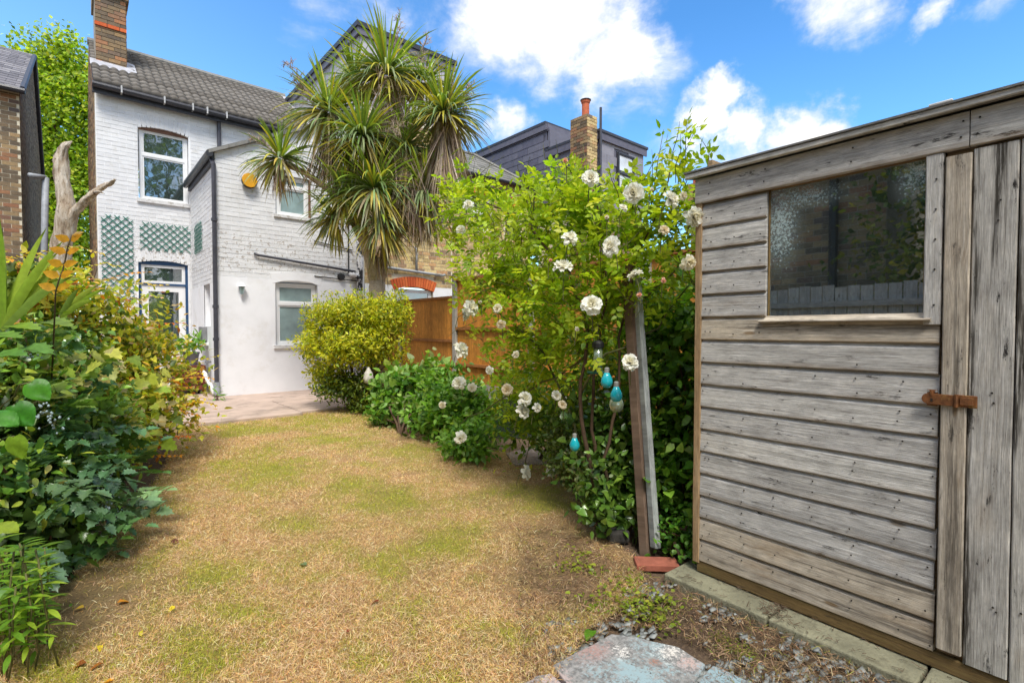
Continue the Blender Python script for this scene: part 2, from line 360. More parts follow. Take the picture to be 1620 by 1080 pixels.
# ================================================================== materials
M = {}
def whitebrick(name, lo, hi, dirt, thr):
    m, nt, b, o = newmat(name); pos = nd(nt, 'ShaderNodeNewGeometry').outputs['Position']; r = rnd(nt)
    c = ramp(nt, r, [(0, lo), (1, hi)]); n = noise(nt, pos, 9, 7, .65)
    c = mixc(nt, mr(nt, n, .56, .72, 0, .55), c, dirt)
    n2 = noise(nt, pos, 45, 4, .7); c = mixc(nt, mr(nt, n2, thr, thr+.05, 0, .8), c, tuple(x*.45 for x in dirt))
    st = noise(nt, nd(nt, 'ShaderNodeMapping', {0: pos, 3: (5, 5, .7)}).outputs[0], 1., 6, .65); c = mixc(nt, mr(nt, st, .52, .75, 0, .25), c, dirt)
    pz = nd(nt, 'ShaderNodeSeparateXYZ', {0: pos}); zb = mth(nt, 'MULTIPLY', mr(nt, pz.outputs[2], 2.0, 2.3, 0, 1, True), mr(nt, pz.outputs[2], 2.75, 3.1, 1, 0, True)); pe = mth(nt, 'MULTIPLY', mr(nt, mth(nt, 'ADD', noise(nt, pos, 16, 7, .75), mth(nt, 'MULTIPLY', zb, .06)), .60, .64, 0, .75), zb); c = mixc(nt, pe, c, (.30, .24, .18)); lk(nt, c, b.inputs['Base Color']); b.inputs['Roughness'].default_value = .7; bump(nt, b, n2, .3, .006); return m
M['white_brick'] = whitebrick('painted_white_brick', (.70, .70, .71), (.78, .78, .79), (.56, .54, .50), .70)
M['white_mortar'] = plain('painted_white_mortar', (.84, .84, .85), .7, .06, 12)
M['render'] = plain('smooth_white_render', (.82, .82, .84), .75, .05, 3, bmp=.08, dirt=((.60, .57, .52), 2.6, .56, .3))
M['stock'] = piecemat('yellow_stock_brick', [(0, (.26, .19, .10)), (.25, (.52, .38, .18)), (.5, (.68, .52, .26)), (.72, (.74, .56, .27)), (.86, (.58, .33, .16)), (1, (.22, .17, .13))], soot=((.13, .10, .075), 1.1, .54))
M['stock_dark'] = piecemat('sooty_stock_brick', [(0, (.10, .08, .06)), (.3, (.24, .17, .10)), (.6, (.36, .25, .13)), (.85, (.32, .15, .08)), (1, (.12, .10, .09))])
M['chimney_brick'] = piecemat('old_chimney_brick', [(0, (.13, .10, .075)), (.3, (.24, .17, .10)), (.55, (.34, .22, .11)), (.8, (.42, .19, .09)), (1, (.16, .13, .10))])
M['red_brick'] = piecemat('orange_red_brick', [(0, (.55, .10, .03)), (1, (.72, .18, .05))], namt=.25)
M['mortar'] = plain('old_mortar', (.66, .60, .46), .9, .15, 20); M['mortar_dark'] = plain('grey_mortar', (.34, .30, .24), .9, .2, 20)
M['roof_tile'] = piecemat('brown_concrete_tile', [(0, (.13, .115, .10)), (1, (.22, .20, .18))], nscale=14)
M['slate'] = piecemat('roof_slate', [(0, (.13, .125, .14)), (.6, (.20, .19, .21)), (1, (.25, .24, .25))], nscale=9, bmp=.2)
M['old_slate'] = piecemat('weathered_slate', [(0, (.15, .15, .14)), (1, (.27, .26, .24))], nscale=9, bmp=.2)
M['clad'] = piecemat('dormer_slate_cladding', [(0, (.115, .11, .15)), (1, (.165, .16, .20))], nscale=7, namt=.2, bmp=.1, rough=.5)
M['clad_pale'] = piecemat('pale_grey_cladding', [(0, (.40, .39, .43)), (1, (.50, .48, .53))], nscale=5, namt=.12, bmp=.1, rough=.5)
M['fascia'] = plain('dark_fascia', (.045, .047, .06), .45); M['gutter'] = plain('black_gutter', (.03, .03, .038), .35, spec=.5); M['clip'] = plain('grey_clip', (.5, .5, .5), .5)
M['pipe'] = plain('dark_grey_pipe', (.055, .055, .07), .4, spec=.5); M['grey_pipe'] = plain('grey_pipe', (.30, .32, .35), .5)
M['upvc'] = plain('white_plastic_frame', (.80, .80, .80), .35, .04, 5, bmp=.02, spec=.5); M['lead'] = plain('lead_flashing', (.42, .42, .45), .5, .2, 6)
M['blue'] = plain('dark_blue_paint', (.015, .06, .15), .45, .2, 10, spec=.45); M['trellis'] = plain('green_painted_lath', (.002, .15, .105), .55, .25, 10)
M['sill'] = plain('painted_stone_sill', (.66, .65, .64), .8, .15, 15, dirt=((.3, .27, .22), 9, .55)); M['brown_frame'] = plain('brown_putty_line', (.16, .08, .05), .7)
M['rust_render'] = piecemat('rough_brown_render', [(0, (.13, .09, .06)), (1, (.30, .22, .15))], nscale=18)
M['red_timber'] = plain('red_brown_stained_timber', (.15, .035, .022), .6, .3, 15); M['pot'] = plain('grey_pot', (.20, .20, .22), .6)
M['yellow'] = plain('yellow_alarm_plastic', (.75, .36, .02), .45, .12, 5); M['metal_grey'] = plain('grey_metal', (.3, .3, .31), .45, metal=.5)
M['black'] = plain('black_iron', (.02, .02, .022), .5); M['dark'] = plain('dark_interior', (.02, .02, .02), .9, bmp=0)
M['terracotta'] = plain('terracotta', (.50, .13, .06), .75, .2, 12)
M['patio'] = plain('pinkish_concrete', (.50, .38, .31), .9, .14, 3, bmp=.25, dirt=((.27, .21, .17), 2.4, .5, .7))
def glassmat(name, tintc, refl=.22, rough=.02):
    m, nt, b, o = newmat(name); gl = nd(nt, 'ShaderNodeBsdfGlossy', {0: (.95, .97, 1, 1), 1: rough})
    pos = nd(nt, 'ShaderNodeNewGeometry').outputs['Position']; c = ramp(nt, noise(nt, pos, 3, 4), [(.3, tuple(x*.6 for x in tintc)), (.7, tuple(x*1.3 for x in tintc))]); lk(nt, c, b.inputs['Base Color']); b.inputs['Roughness'].default_value = .3
    fr = nd(nt, 'ShaderNodeFresnel', {0: 1.5}); f = mth(nt, 'ADD', fr.outputs[0], refl, clamp=True)
    mx = nd(nt, 'ShaderNodeMixShader', {0: f, 1: b.outputs[0], 2: gl.outputs[0]}); lk(nt, mx.outputs[0], o.inputs[0])
    nb = nd(nt, 'ShaderNodeBump', {'Height': noise(nt, pos, 4, 2), 'Strength': .05, 'Distance': .02}); lk(nt, nb.outputs[0], gl.inputs['Normal']); return m
M['glass'] = glassmat('dark_window_glass', (.03, .05, .045), .25); M['frosted'] = glassmat('frosted_window_glass', (.24, .33, .33), .03, .3); M['sky_glass'] = glassmat('bright_window_glass', (.55, .62, .68), .2)
# ================================================================== ground
def fbm2(x, y, f, seed=0, octv=4):
    """value noise on arrays"""
    out = 0; amp = 1; tot = 0
    for k in range(octv):
        X, Y = x*f+seed*13.7+k*5.1, y*f-seed*7.3+k*9.4; xi, yi = np.floor(X), np.floor(Y); fx, fy = X-xi, Y-yi; fx = fx*fx*(3-2*fx); fy = fy*fy*(3-2*fy)
        h = lambda a, b: np.modf(np.abs(np.sin(a*127.1+b*311.7+seed)*43758.5453))[0]
        out = out + amp*((h(xi, yi)*(1-fx)+h(xi+1, yi)*fx)*(1-fy) + (h(xi, yi+1)*(1-fx)+h(xi+1, yi+1)*fx)*fy); tot += amp; amp *= .5; f *= 2
    return out/tot
def inpoly(x, y, poly):
    r = np.zeros(len(x), bool); n = len(poly)
    for i in range(n):
        (x0, y0), (x1, y1) = poly[i], poly[(i+1) % n]; c = ((y0 > y) != (y1 > y)) & (x < (x1-x0)*(y-y0)/(y1-y0+1e-12)+x0); r ^= c
    return r
LAWN = [(-1.3, -.6), (-1.1, .8), (-.6, 2.0), (-.35, 2.6), (-.05, 3.2), (.2, 4), (.5, 5), (.75, 6.3), (.85, 7.15), (3.15, 7.35), (3.5, 6.9), (3.35, 6.0), (3.05, 5.0), (2.95, 4.3), (3.2, 3.6), (3.15, 3.1), (2.75, 2.5), (2.4, 1.95), (2.2, 1.55), (1.95, 1.3), (1.5, 1.28), (1.15, 1.15), (.9, .7), (.7, -.6)]
def gmat():
    m, nt, b, o = newmat('soil_and_dry_litter'); pos = nd(nt, 'ShaderNodeNewGeometry').outputs['Position']
    c = ramp(nt, noise(nt, pos, 2.2, 8, .65), [(.35, (.07, .045, .03)), (.55, (.15, .10, .065)), (.7, (.22, .16, .10))]); c = mixc(nt, mr(nt, noise(nt, pos, 70, 5, .7), .5, .65, 0, .5), c, (.27, .19, .11))
    lk(nt, c, b.inputs['Base Color']); b.inputs['Roughness'].default_value = .95; bump(nt, b, noise(nt, pos, 90, 6, .7), .8, .02); return m
def lawnmat():
    m, nt, b, o = newmat('dry_lawn_thatch'); pos = nd(nt, 'ShaderNodeNewGeometry').outputs['Position']; at = nd(nt, 'ShaderNodeAttribute', attribute_name='col').outputs[0]
    n = noise(nt, pos, 110, 6, .72); c = mixc(nt, 1., at, ramp(nt, n, [(.3, (.35, .3, .28)), (.5, (.9, .9, .9)), (.68, (1.35, 1.3, 1.2))]), 'MULTIPLY')
    lk(nt, c, b.inputs['Base Color']); b.inputs['Roughness'].default_value = .95; bump(nt, b, n, .9, .02); return m
M['soil'] = gmat(); M['lawn'] = lawnmat()
g = MB(); R_ = 300
g.add([(-R_, -R_, -.012), (R_, -R_, -.012), (R_, R_, -.012), (-R_, R_, -.012)], [(0, 1, 2, 3)]); tag(g.build('ground', M['soil']), kind='structure')
GREEN = [(440, 745, 75, 28), (360, 735, 40, 14), (620, 800, 60, 30), (560, 770, 50, 20), (560, 665, 150, 12), (400, 680, 70, 14), (670, 715, 80, 10), (700, 990, 110, 50), (610, 905, 35, 22), (690, 860, 60, 28), (330, 900, 60, 30), (330, 1040, 60, 50), (380, 970, 50, 30), (560, 1040, 60, 40), (800, 1010, 50, 30), (470, 830, 40, 20), (880, 800, 60, 20), (760, 1000, 40, 20), (240, 900, 40, 30), (820, 780, 50, 12), (90, 1080, 60, 40), (960, 1060, 50, 30), (500, 700, 80, 12)]
def greenness(x, y):
    P = np.stack([x, y, np.zeros_like(x)], 1); px, py = proj(P); ok = depth(P) > .5; g = np.zeros(len(x))
    for a, b, c, d in GREEN: g = np.maximum(g, np.exp(-(((px-a)/c)**2+((py-b)/d)**2)*.9))
    return np.where(ok, g*.6, 0) + (fbm2(x, y, 2.2, 3)-.5)*.9 + .19 + (fbm2(x, y, 6, 5)-.5)*.9 + (fbm2(x, y, 20, 6)-.5)*.5
def bareness(x, y):   # dark brown bare areas towards the bed and shed
    P = np.stack([x, y, np.zeros_like(x)], 1); px, py = proj(P); b = np.zeros(len(x))
    for a, c, d, e, w in [(900, 900, 120, 90, 1.0), (960, 830, 60, 60, .9), (150, 960, 130, 70, .85), (170, 860, 70, 50, .4), (680, 900, 60, 25, .3), (300, 1000, 50, 25, .35), (820, 1000, 70, 60, .4), (640, 690, 60, 10, .6), (930, 960, 80, 60, .5)]: b = np.maximum(b, w*np.exp(-(((px-a)/d)**2+((py-c)/e)**2)))
    return b + (fbm2(x, y, 5, 8)-.5)*.9
N = 190; xs = np.linspace(-1.4, 3.7, N); ys = np.linspace(-.7, 7.5, int(N*1.6)); gx, gy = np.meshgrid(xs, ys); gx = gx.ravel(); gy = gy.ravel()
ins = inpoly(gx, gy, LAWN); gr = np.clip(greenness(gx, gy), 0, 1)[:, None]; ba = np.clip(bareness(gx, gy), 0, 1)[:, None]
cc = np.array([.58, .36, .17])*(1-gr)+np.array([.36, .34, .06])*gr; cc = cc*(1-ba*.75)+np.array([.13, .085, .055])*ba*.75
zz = (fbm2(gx, gy, 3, 1)-.5)*.022 + (fbm2(gx, gy, 22, 2)-.5)*.010 + .008
V = np.stack([gx, gy, zz], 1); ny, nx = len(ys), len(xs); idx = np.arange(ny*nx).reshape(ny, nx); a, b, c, d = idx[:-1, :-1].ravel(), idx[:-1, 1:].ravel(), idx[1:, 1:].ravel(), idx[1:, :-1].ravel()
ok = ins[a] & ins[c] & ins[b] & ins[d]; T = np.concatenate([np.stack([a, b, c], 1)[ok], np.stack([a, c, d], 1)[ok]])
used = np.unique(T); rm = np.zeros(len(V), int); rm[used] = np.arange(len(used))
lawn = bpy.data.objects.new('lawn', np_mesh('lawn', V[used], rm[T], M['lawn'], cc[used], True)); link(lawn, kind='structure')
# patio of big concrete slabs in front of the houses
pt = empty('patio', (2.4, 9.5, 0), kind='structure')
for x0, x1, y0, y1 in [(-.75, .95, 7.12, 9.0), (.965, 2.35, 7.13, 8.6), (2.365, 3.35, 7.25, 8.6), (.965, 3.35, 8.615, 9.76), (-.75, .95, 9.015, 12.15), (.965, 1.82, 9.775, 12.15), (3.365, 4.5, 8.0, 9.76)]:
    MB().box((x0, y0, -.1), (x1, y1, .05)).build('slab', M['patio'], pt, bevel=.006)
# ================================================================== the white house
WF = Wall((0, 9.76, 0), (1, 0, 0), (0, -1, 0)); WR = Wall((1.82, 0, 0), (0, 1, 0), (-1, 0, 0)); WM = Wall((0, 12.15, 0), (1, 0, 0), (0, -1, 0)); WL = Wall((.34, 0, 0), (0, 1, 0), (-1, 0, 0))
H1 = empty('white_house', (1.8, 12, 0), 'white painted brick terraced house with brown tiled roof and chimney', 'house')
XP = 4.45; PZ = .05
topw = lambda u: 4.16 + (u-1.82)*.50
op_w = [(2.75, 3.51, .88, 2.06), (2.78, 3.38, 3.25, 4.02)]
wallslab(H1, WF, 1.82, XP, 0, 4.16, M['white_mortar'], op_w, top=[(1.82, 4.16), (XP, 4.16), (XP, topw(XP))], name='wing_wall')
bricks(H1, WF, 1.83, XP-.02, 2.10, 5.5, M['white_brick'], [(2.70, 3.56, 2.0, 2.20), (2.78, 3.38, 3.25, 4.02)], top=topw, quota=130)
mb = MB()   # smooth rendered lower wall, with the window opening left free
for q in [(1.82, 2.75, PZ, 2.10), (3.51, XP-.01, PZ, 2.10), (2.75, 3.51, PZ, .88)]: mb.wbox(WF, *q, -.02, .014)
mb.build('lower_render', M['render'], H1)
mb = MB().wprism(WF, [(2.70, 2.02), (2.9, 2.075), (3.13, 2.09), (3.36, 2.075), (3.56, 2.02), (3.60, 2.2), (3.13, 2.26), (2.66, 2.2)][::1], -.02, .018); mb.build('window_head', M['render'], H1)
op_m = [(.97, 1.80, 3.70, 5.14), (.94, 1.76, 0, 2.55)]
wallslab(H1, WM, .34, XP, 0, 5.62, M['white_mortar'], op_m, name='rear_wall')
bricks(H1, WM, .345, 1.81, PZ, 5.6, M['white_brick'], [(.97, 1.80, 3.70, 5.36), (.94, 1.76, 0, 2.76)], quota=75)
bricks(H1, WM, 1.83, 3.6, 4.15, 5.6, M['white_brick'], [], quota=35)
arch(H1, WM, .97, 1.80, 5.08, .055, .22, M['white_brick'], 12); arch(H1, WM, .94, 1.76, 2.49, .055, .22, M['white_brick'], 12)
op_r = [(10.25, 10.85, 1.25, 2.12)]
wallslab(H1, WR, 9.77, 12.14, 0, 4.10, M['white_mortar'], op_r, name='return_wall', thick=.2)
bricks(H1, WR, 9.775, 12.13, 2.0, 4.08, M['white_brick'], [], quota=25)
mb = MB(); [mb.wbox(WR, *q, -.01, .01) for q in [(9.775, 10.25, PZ, 2.0), (10.85, 12.13, PZ, 2.0), (10.25, 10.85, PZ, 1.25)]]; mb.build('return_render', M['render'], H1)
MB().wbox(WR, 10.25, 10.85, 1.25, 2.12, -.19, -.17).build('alcove', M['render'], H1)
# gable wall towards the neighbour (brown edge on the left)
wallslab(H1, WL, 12.16, 17.3, 0, 5.6, M['mortar_dark'], (), name='party_wall', top=[(17.3, 5.6), (12.16, 5.6), (14.7, 7.55)], n1=.012)
bricks(H1, WL, 12.16, 17.3, 2.3, 7.5, M['stock_dark'], [], quota=0, proud=.02, top=lambda u: 5.6+min(u-12.16, 17.3-u)*.75)
# main roof: tiles laid in stepped rows
def tile_roof(parent, x0, x1, y0, z0, y1, z1, mat, period=.15, gauge=.28, amp=.038, name='roof_tiles', spu=6):
    L = math.hypot(y1-y0, z1-z0); rows = int(round(L/gauge)); d = np.array([0, (y1-y0)/L, (z1-z0)/L]); nn = np.array([0, -(z1-z0)/L, (y1-y0)/L]); n = int((x1-x0)/period*spu)+1
    X = np.linspace(x0, x1, n); V = []; T = []; tot = 0; prof = amp*np.abs(np.sin(math.pi*X/period))**.7
    for r in range(rows):
        s0, s1 = r*L/rows, (r+1)*L/rows+.03; jit = rng.uniform(-.003, .003)
        for s, h in ((s0, .0), (s0, .05), (s1, .008)):
            P = np.zeros((n, 3)); P[:, 0] = X; P += np.array([0, y0, z0]) + d*s + nn*(h+jit); P += nn*prof[:, None]*(1 if h else .4); V.append(P)
        for q in range(2):
            i = np.arange(n-1)+tot+q*n; T += [np.stack([i, i+1, i+1+n], 1), np.stack([i, i+1+n, i+n], 1)]
        tot += 3*n
    o = bpy.data.objects.new(name, np_mesh(name, np.concatenate(V), np.concatenate(T), mat)); link(o, parent, kind='stuff'); return o
ry1, rz1 = 14.7, 7.50
rf = MB(); rf.add([(.32, 12.0, 5.66), (XP, 12.0, 5.66), (XP, ry1, rz1), (.32, ry1, rz1), (.32, 17.4, 5.6), (XP, 17.4, 5.6), (.32, 12.0, 5.60), (XP, 12.0, 5.6), (XP, ry1, rz1-.08), (.32, ry1, rz1-.08)], [(0, 1, 2, 3), (3, 2, 5, 4), (6, 9, 8, 7), (0, 6, 7, 1)])
roof = rf.build('roof', M['fascia'], H1)
tile_roof(roof, .32, XP-.12, 11.98, 5.68, ry1, rz1+.02, M['roof_tile'])
MB().tube([(.3, ry1, rz1+.05), (XP, ry1, rz1+.05)], .085, 8).build('ridge_tiles', M['old_slate'], roof)
MB().add([(XP-.13, 11.98, 5.75), (XP, 11.98, 5.75), (XP, ry1, rz1+.09), (XP-.13, ry1, rz1+.09)], [(0, 1, 2, 3)]).build('lead_flashing', M['clad_pale'], roof)
MB().box((.30, 11.99, 5.50), (3.9, 12.04, 5.64)).build('fascia_board', M['fascia'], H1)
MB().tube([(.30, 11.93, 5.62), (3.95, 11.93, 5.60)], .055, 10).build('gutter', M['gutter'], H1)
for x in (.72, 1.38, 1.85, 2.1, 2.45): MB().box((x-.012, 11.865, 5.56), (x+.012, 11.99, 5.69)).build('gutter_clip', M['clip'], H1)
MB().tube([(2.34, 12.06, 5.58), (2.34, 12.09, 5.45), (2.34, 12.09, 4.38)], .038, 10).build('upper_downpipe', M['pipe'], H1)
MB().tube([(1.775, 9.83, 4.08), (1.79, 9.70, 3.95), (1.79, 9.70, .28)], .036, 10).build('downpipe', M['pipe'], H1)
for z in (3.0, 1.55, 1.0): MB().tube([(1.79, 9.70, z), (1.79, 9.70, z+.05)], .047, 10).build('pipe_collar', M['pipe'], H1)
MB().tube([(1.79, 9.70, .30), (1.79, 9.69, .1)], .05, 10).build('pipe_shoe', M['grey_pipe'], H1)
MB().tube([(1.73, 9.68, 4.11), (1.73, 12.1, 4.09)], .055, 10).build('wing_gutter', M['gutter'], H1)
MB().box((1.77, 9.76, 3.98), (1.815, 12.1, 4.14)).build('wing_fascia', M['fascia'], H1)
# wing roof (seen from below only along the verge)
vg = MB(); vg.add([(1.70, 9.70, 4.12), (XP, 9.70, topw(XP)+.04), (XP, 12.1, topw(XP)+.04), (1.70, 12.1, 4.12), (1.70, 9.70, 4.17), (XP, 9.70, topw(XP)+.09), (XP, 12.1, topw(XP)+.09), (1.70, 12.1, 4.17)], [(0, 1, 2, 3), (7, 6, 5, 4), (0, 4, 5, 1), (0, 3, 7, 4)])
wr = vg.build('wing_roof', M['old_slate'], H1)
for i in range(9):
    x = 1.72+i*.3; MB().wprism(WF, [(x, topw(x)+.005), (x+.295, topw(x+.295)+.005), (x+.295, topw(x+.295)+.055+.01*(i % 2)), (x, topw(x)+.055+.01*(i % 2))], -.1, .085).build('verge_tile', M['old_slate'], wr)
# bit of raw timber under the gutter end
MB().box((3.05, 11.85, 5.0), (3.55, 11.93, 5.08), Matrix.Rotation(0, 4, 'Z')).build('loose_batten', plain('raw_timber', (.45, .25, .12), .8), H1)
# windows and door
w = window(H1, WM, .99, 1.79, 3.72, 5.10, M['upvc'], M['glass'], bars=(4.60,), sill=(.05, .07, .05), smat=M['sill'])
MB().wprism(WM, [(.97, 5.07), (1.80, 5.07), (1.80, 5.105), (1.6, 5.135), (1.385, 5.145), (1.17, 5.135), (.97, 5.105)], -.1, -.04).build('brown_head', M['brown_frame'], w)
window(H1, WF, 2.77, 3.50, .90, 2.04, M['upvc'], M['frosted'], n=-.06, bars=(1.66,), sill=(.06, .06, .05), smat=M['sill'], name='window')
w = window(H1, WF, 2.80, 3.37, 3.27, 4.0, M['upvc'], M['frosted'], n=-.04, bars=(3.80,), sill=(.06, .05, .04), smat=M['sill'])
MB().wbox(WF, 3.371, 3.40, 3.2, 4.0, -.08, .01).build('brown_trim', M['brown_frame'], w)
dr = empty('back_door', WM.P(1.35, PZ, 0), parent=H1)
mb = MB(); [mb.wbox(WM, *q, -.14, -.04) for q in [(.94, .985, PZ, 2.55), (1.715, 1.76, PZ, 2.55), (.985, 1.715, 2.46, 2.55), (.985, 1.715, 2.06, 2.10)]]; mb.build('blue_door_frame', M['blue'], dr)
mb = MB(); [mb.wbox(WM, *q, -.12, -.06) for q in [(.985, 1.04, 2.10, 2.46), (1.66, 1.715, 2.10, 2.46), (1.04, 1.66, 2.41, 2.46), (1.04, 1.66, 2.10, 2.15), (.985, 1.10, PZ, 2.06), (1.60, 1.715, PZ, 2.06), (1.10, 1.60, 1.94, 2.06), (1.10, 1.60, PZ, .75)]]; mb.build('white_door_leaf', M['upvc'], dr)
MB().wbox(WM, 1.04, 1.66, 2.15, 2.41, -.10, -.095).build('transom_pane', M['glass'], dr); MB().wbox(WM, 1.10, 1.60, .75, 1.94, -.10, -.095).build('door_pane', M['glass'], dr)
# chimney
ch = empty('chimney', (.62, 13.4, 6.2), parent=H1); CW = Wall((0, 13.1, 0), (1, 0, 0), (0, -1, 0)); CR = Wall((.885, 0, 0), (0, 1, 0), (1, 0, 0))
MB().box((.395, 13.11, 6.0), (.875, 14.1, 8.45)).build('stack_core', M['mortar_dark'], ch)
MB().box((.36, 13.06, 7.87), (.92, 14.14, 8.40)).build('stack_corbel', M['mortar_dark'], ch)
bricks(ch, CW, .39, .885, 6.25, 7.22, M['chimney_brick'], quota=60, L=.2, H=.078, proud=.008); bricks(ch, CW, .38, .895, 7.22, 7.30, M['red_brick'], quota=4, L=.2, H=.078, proud=.03)
bricks(ch, CW, .39, .885, 7.30, 7.86, M['chimney_brick'], quota=30, L=.2, H=.078, proud=.008)
CW2 = Wall((0, 13.05, 0), (1, 0, 0), (0, -1, 0)); bricks(ch, CW2, .355, .925, 7.86, 8.40, M['chimney_brick'], quota=26, L=.2, H=.078, proud=.012)
bricks(ch, CR, 13.1, 14.1, 6.6, 7.86, M['chimney_brick'], quota=10, L=.2, H=.078); bricks(ch, Wall((.93, 0, 0), (0, 1, 0), (1, 0, 0)), 13.06, 14.14, 7.86, 8.4, M['chimney_brick'], quota=8, L=.2, H=.078)
mb = MB().add([(.30, 12.86, 6.34), (.98, 12.86, 6.34), (.98, 13.12, 6.56), (.30, 13.12, 6.56)], [(0, 1, 2, 3)]).add([(.88, 12.95, 6.42), (1.04, 12.95, 6.42), (1.04, 13.5, 6.80), (.88, 13.5, 6.82)], [(0, 1, 2, 3)]); mb.build('chimney_flashing', M['lead'], ch)
# pipes, cowls and fittings on the wing
pk = dict(smooth=True)
MB().tube([WF.P(2.40, 2.53, .04), WF.P(2.45, 2.50, .05), WF.P(4.25, 2.34, .05)], .022, 8).build('waste_pipe', M['pipe'], H1, **pk)
MB().tube([WF.P(3.45, 2.86, .03), WF.P(4.2, 2.76, .03)], .012, 6).build('cable', M['black'], H1); MB().tube([WF.P(3.45, 2.2, .03), WF.P(4.4, 2.15, .03)], .01, 6).build('cable', M['black'], H1)
MB().tube([WF.P(4.12, 2.3, .03), WF.P(4.12, 3.4, .03)], .012, 6).build('cable', M['black'], H1)
MB().tube([WF.P(3.97, 2.22, .0), WF.P(3.97, 2.22, .09)], [.075, .055], 12).build('vent_cowl', M['black'], H1)
soilm, nt, b_, o_ = newmat('peeling_black_and_white_pipe'); v_ = objvec(nt); c_ = ramp(nt, noise(nt, v_, 9, 6, .7), [(.47, (.03, .03, .035)), (.5, (.7, .7, .72))]); lk(nt, c_, b_.inputs['Base Color'])
MB().tube([WF.P(4.33, .1, .08), WF.P(4.33, 5.2, .08)], .06, 12).tube([WF.P(4.33, 2.2, .08), WF.P(4.2, 2.28, .09), WF.P(4.12, 2.25, .09)], .055, 10).build('soil_pipe', soilm, H1, **pk)
MB().wbox(WR, 10.55, 10.85, .98, 1.24, .01, .10).build('meter_box', M['metal_grey'], H1, bevel=.01); MB().wbox(WR, 10.45, 10.95, .90, .95, .01, .12).build('ledge', M['render'], H1)
MB().tube([(1.62, 10.6, .55), (1.70, 10.2, .42), (1.77, 9.78, .10)], .035, 10).build('white_waste_pipe', M['upvc'], H1, **pk)
MB().tube([(1.80, 10.25, .62), (1.72, 10.2, .62)], .02, 8).tube([(1.74, 10.2, .66), (1.74, 10.2, .52)], .014, 8).build('outside_tap', M['metal_grey'], H1)
# things fixed to the walls
r = empty('alarm_box', WF.P(2.33, 3.8, .01), 'round yellow burglar alarm box high on the white wing wall', 'alarm box')
MB().lathe((2.33, 9.70, 3.76), [(.125, -.05), (.125, .0), (.11, .025)], 22, 1).build('backplate', M['black'], r); MB().lathe((2.33, 9.69, 3.77), [(.12, -.05), (.125, -.03), (.12, .0)], 22, 1).build('cover', M['yellow'], r)
r = empty('wall_lantern', WF.P(2.19, 1.78, .03), 'small white wall lantern on the smooth render of the wing', 'lantern')
MB().lathe((2.19, 9.68, 1.80), [(.025, 0), (.05, .12), (.06, .13)], 6).build('glass_shade', M['frosted'], r); MB().lathe((2.19, 9.68, 1.93), [(.075, 0), (.03, .05), (.01, .07)], 6).build('cap', M['upvc'], r)
MB().tube([(2.19, 9.75, 1.80), (2.19, 9.70, 1.76), (2.19, 9.68, 1.80)], .012, 6).build('bracket', M['upvc'], r)
# trellis panels: every lath a piece
def trellis(W, u0, u1, z0, z1, label, sp=.1, root_n=.02, ang=45):
    r = empty('trellis', W.P((u0+u1)/2, z0, root_n), label, 'trellis', 'green trellis panels on the white walls'); me = cube_mesh('slat', M['trellis']); A = W.mat()
    for s in (1, -1):
        h = z1-z0; w = u1-u0; k = -h
        while k < w:
            # line u = u0+k + t (s=1) from z0 ; mirrored for s=-1
            t0, t1 = max(0, -k), min(h, w-k)
            if t1-t0 > .06:
                ua, ub = k+t0, k+t1; za, zb = t0, t1
                if s < 0: ua, ub = w-ua, w-ub
                c = W.P(u0+(ua+ub)/2, z0+(za+zb)/2, root_n-.006+(.006 if s > 0 else .013)); L = math.hypot(ub-ua, zb-za)+.03
                place('slat', me, Matrix.Translation(Vector(c)) @ A @ Matrix.Rotation(-math.atan2(zb-za, ub-ua), 4, 'Y') @ Matrix.Diagonal((L, .006, .015, 1)), r)
            k += sp*1.414
trellis(WM, .40, .86, 1.75, 3.32, 'tall green trellis panel left of the blue framed back door', .092)
trellis(WM, .98, 1.80, 2.74, 3.26, 'wide green trellis panel above the blue framed back door', .092)
trellis(WR, 10.88, 11.62, 2.66, 3.2, 'narrow green trellis panel round the corner on the return wall', .092)
# planter box with pot by the door
r = empty('planter', (1.55, 10.75, PZ), 'slatted red brown timber planter by the downpipe', 'planter')
for k in range(4):
    z = .13+k*.10
    MB().box((1.30, 10.30, z), (1.72, 10.32, z+.085)).build('slat', M['red_timber'], r); MB().box((1.30, 10.32, z), (1.32, 11.1, z+.085)).build('slat', M['red_timber'], r)
MB().box((1.322, 10.325, .12), (1.70, 11.08, .50)).build('liner', M['black'], r); MB().box((1.29, 10.28, .52), (1.73, 11.12, .555)).build('rim', M['red_timber'], r)
for x, y in ((1.31, 10.31), (1.71, 10.31)): MB().box((x-.02, y-.035, PZ), (x+.02, y-.012, .53)).build('leg', M['red_timber'], r)
MB().lathe((1.55, 10.55, .556), [(.10, 0), (.13, .2), (.14, .2), (.14, .23)], 14).build('flower_pot', M['pot'], smooth=False, label='square grey pot standing on the red timber planter', cat='pot')
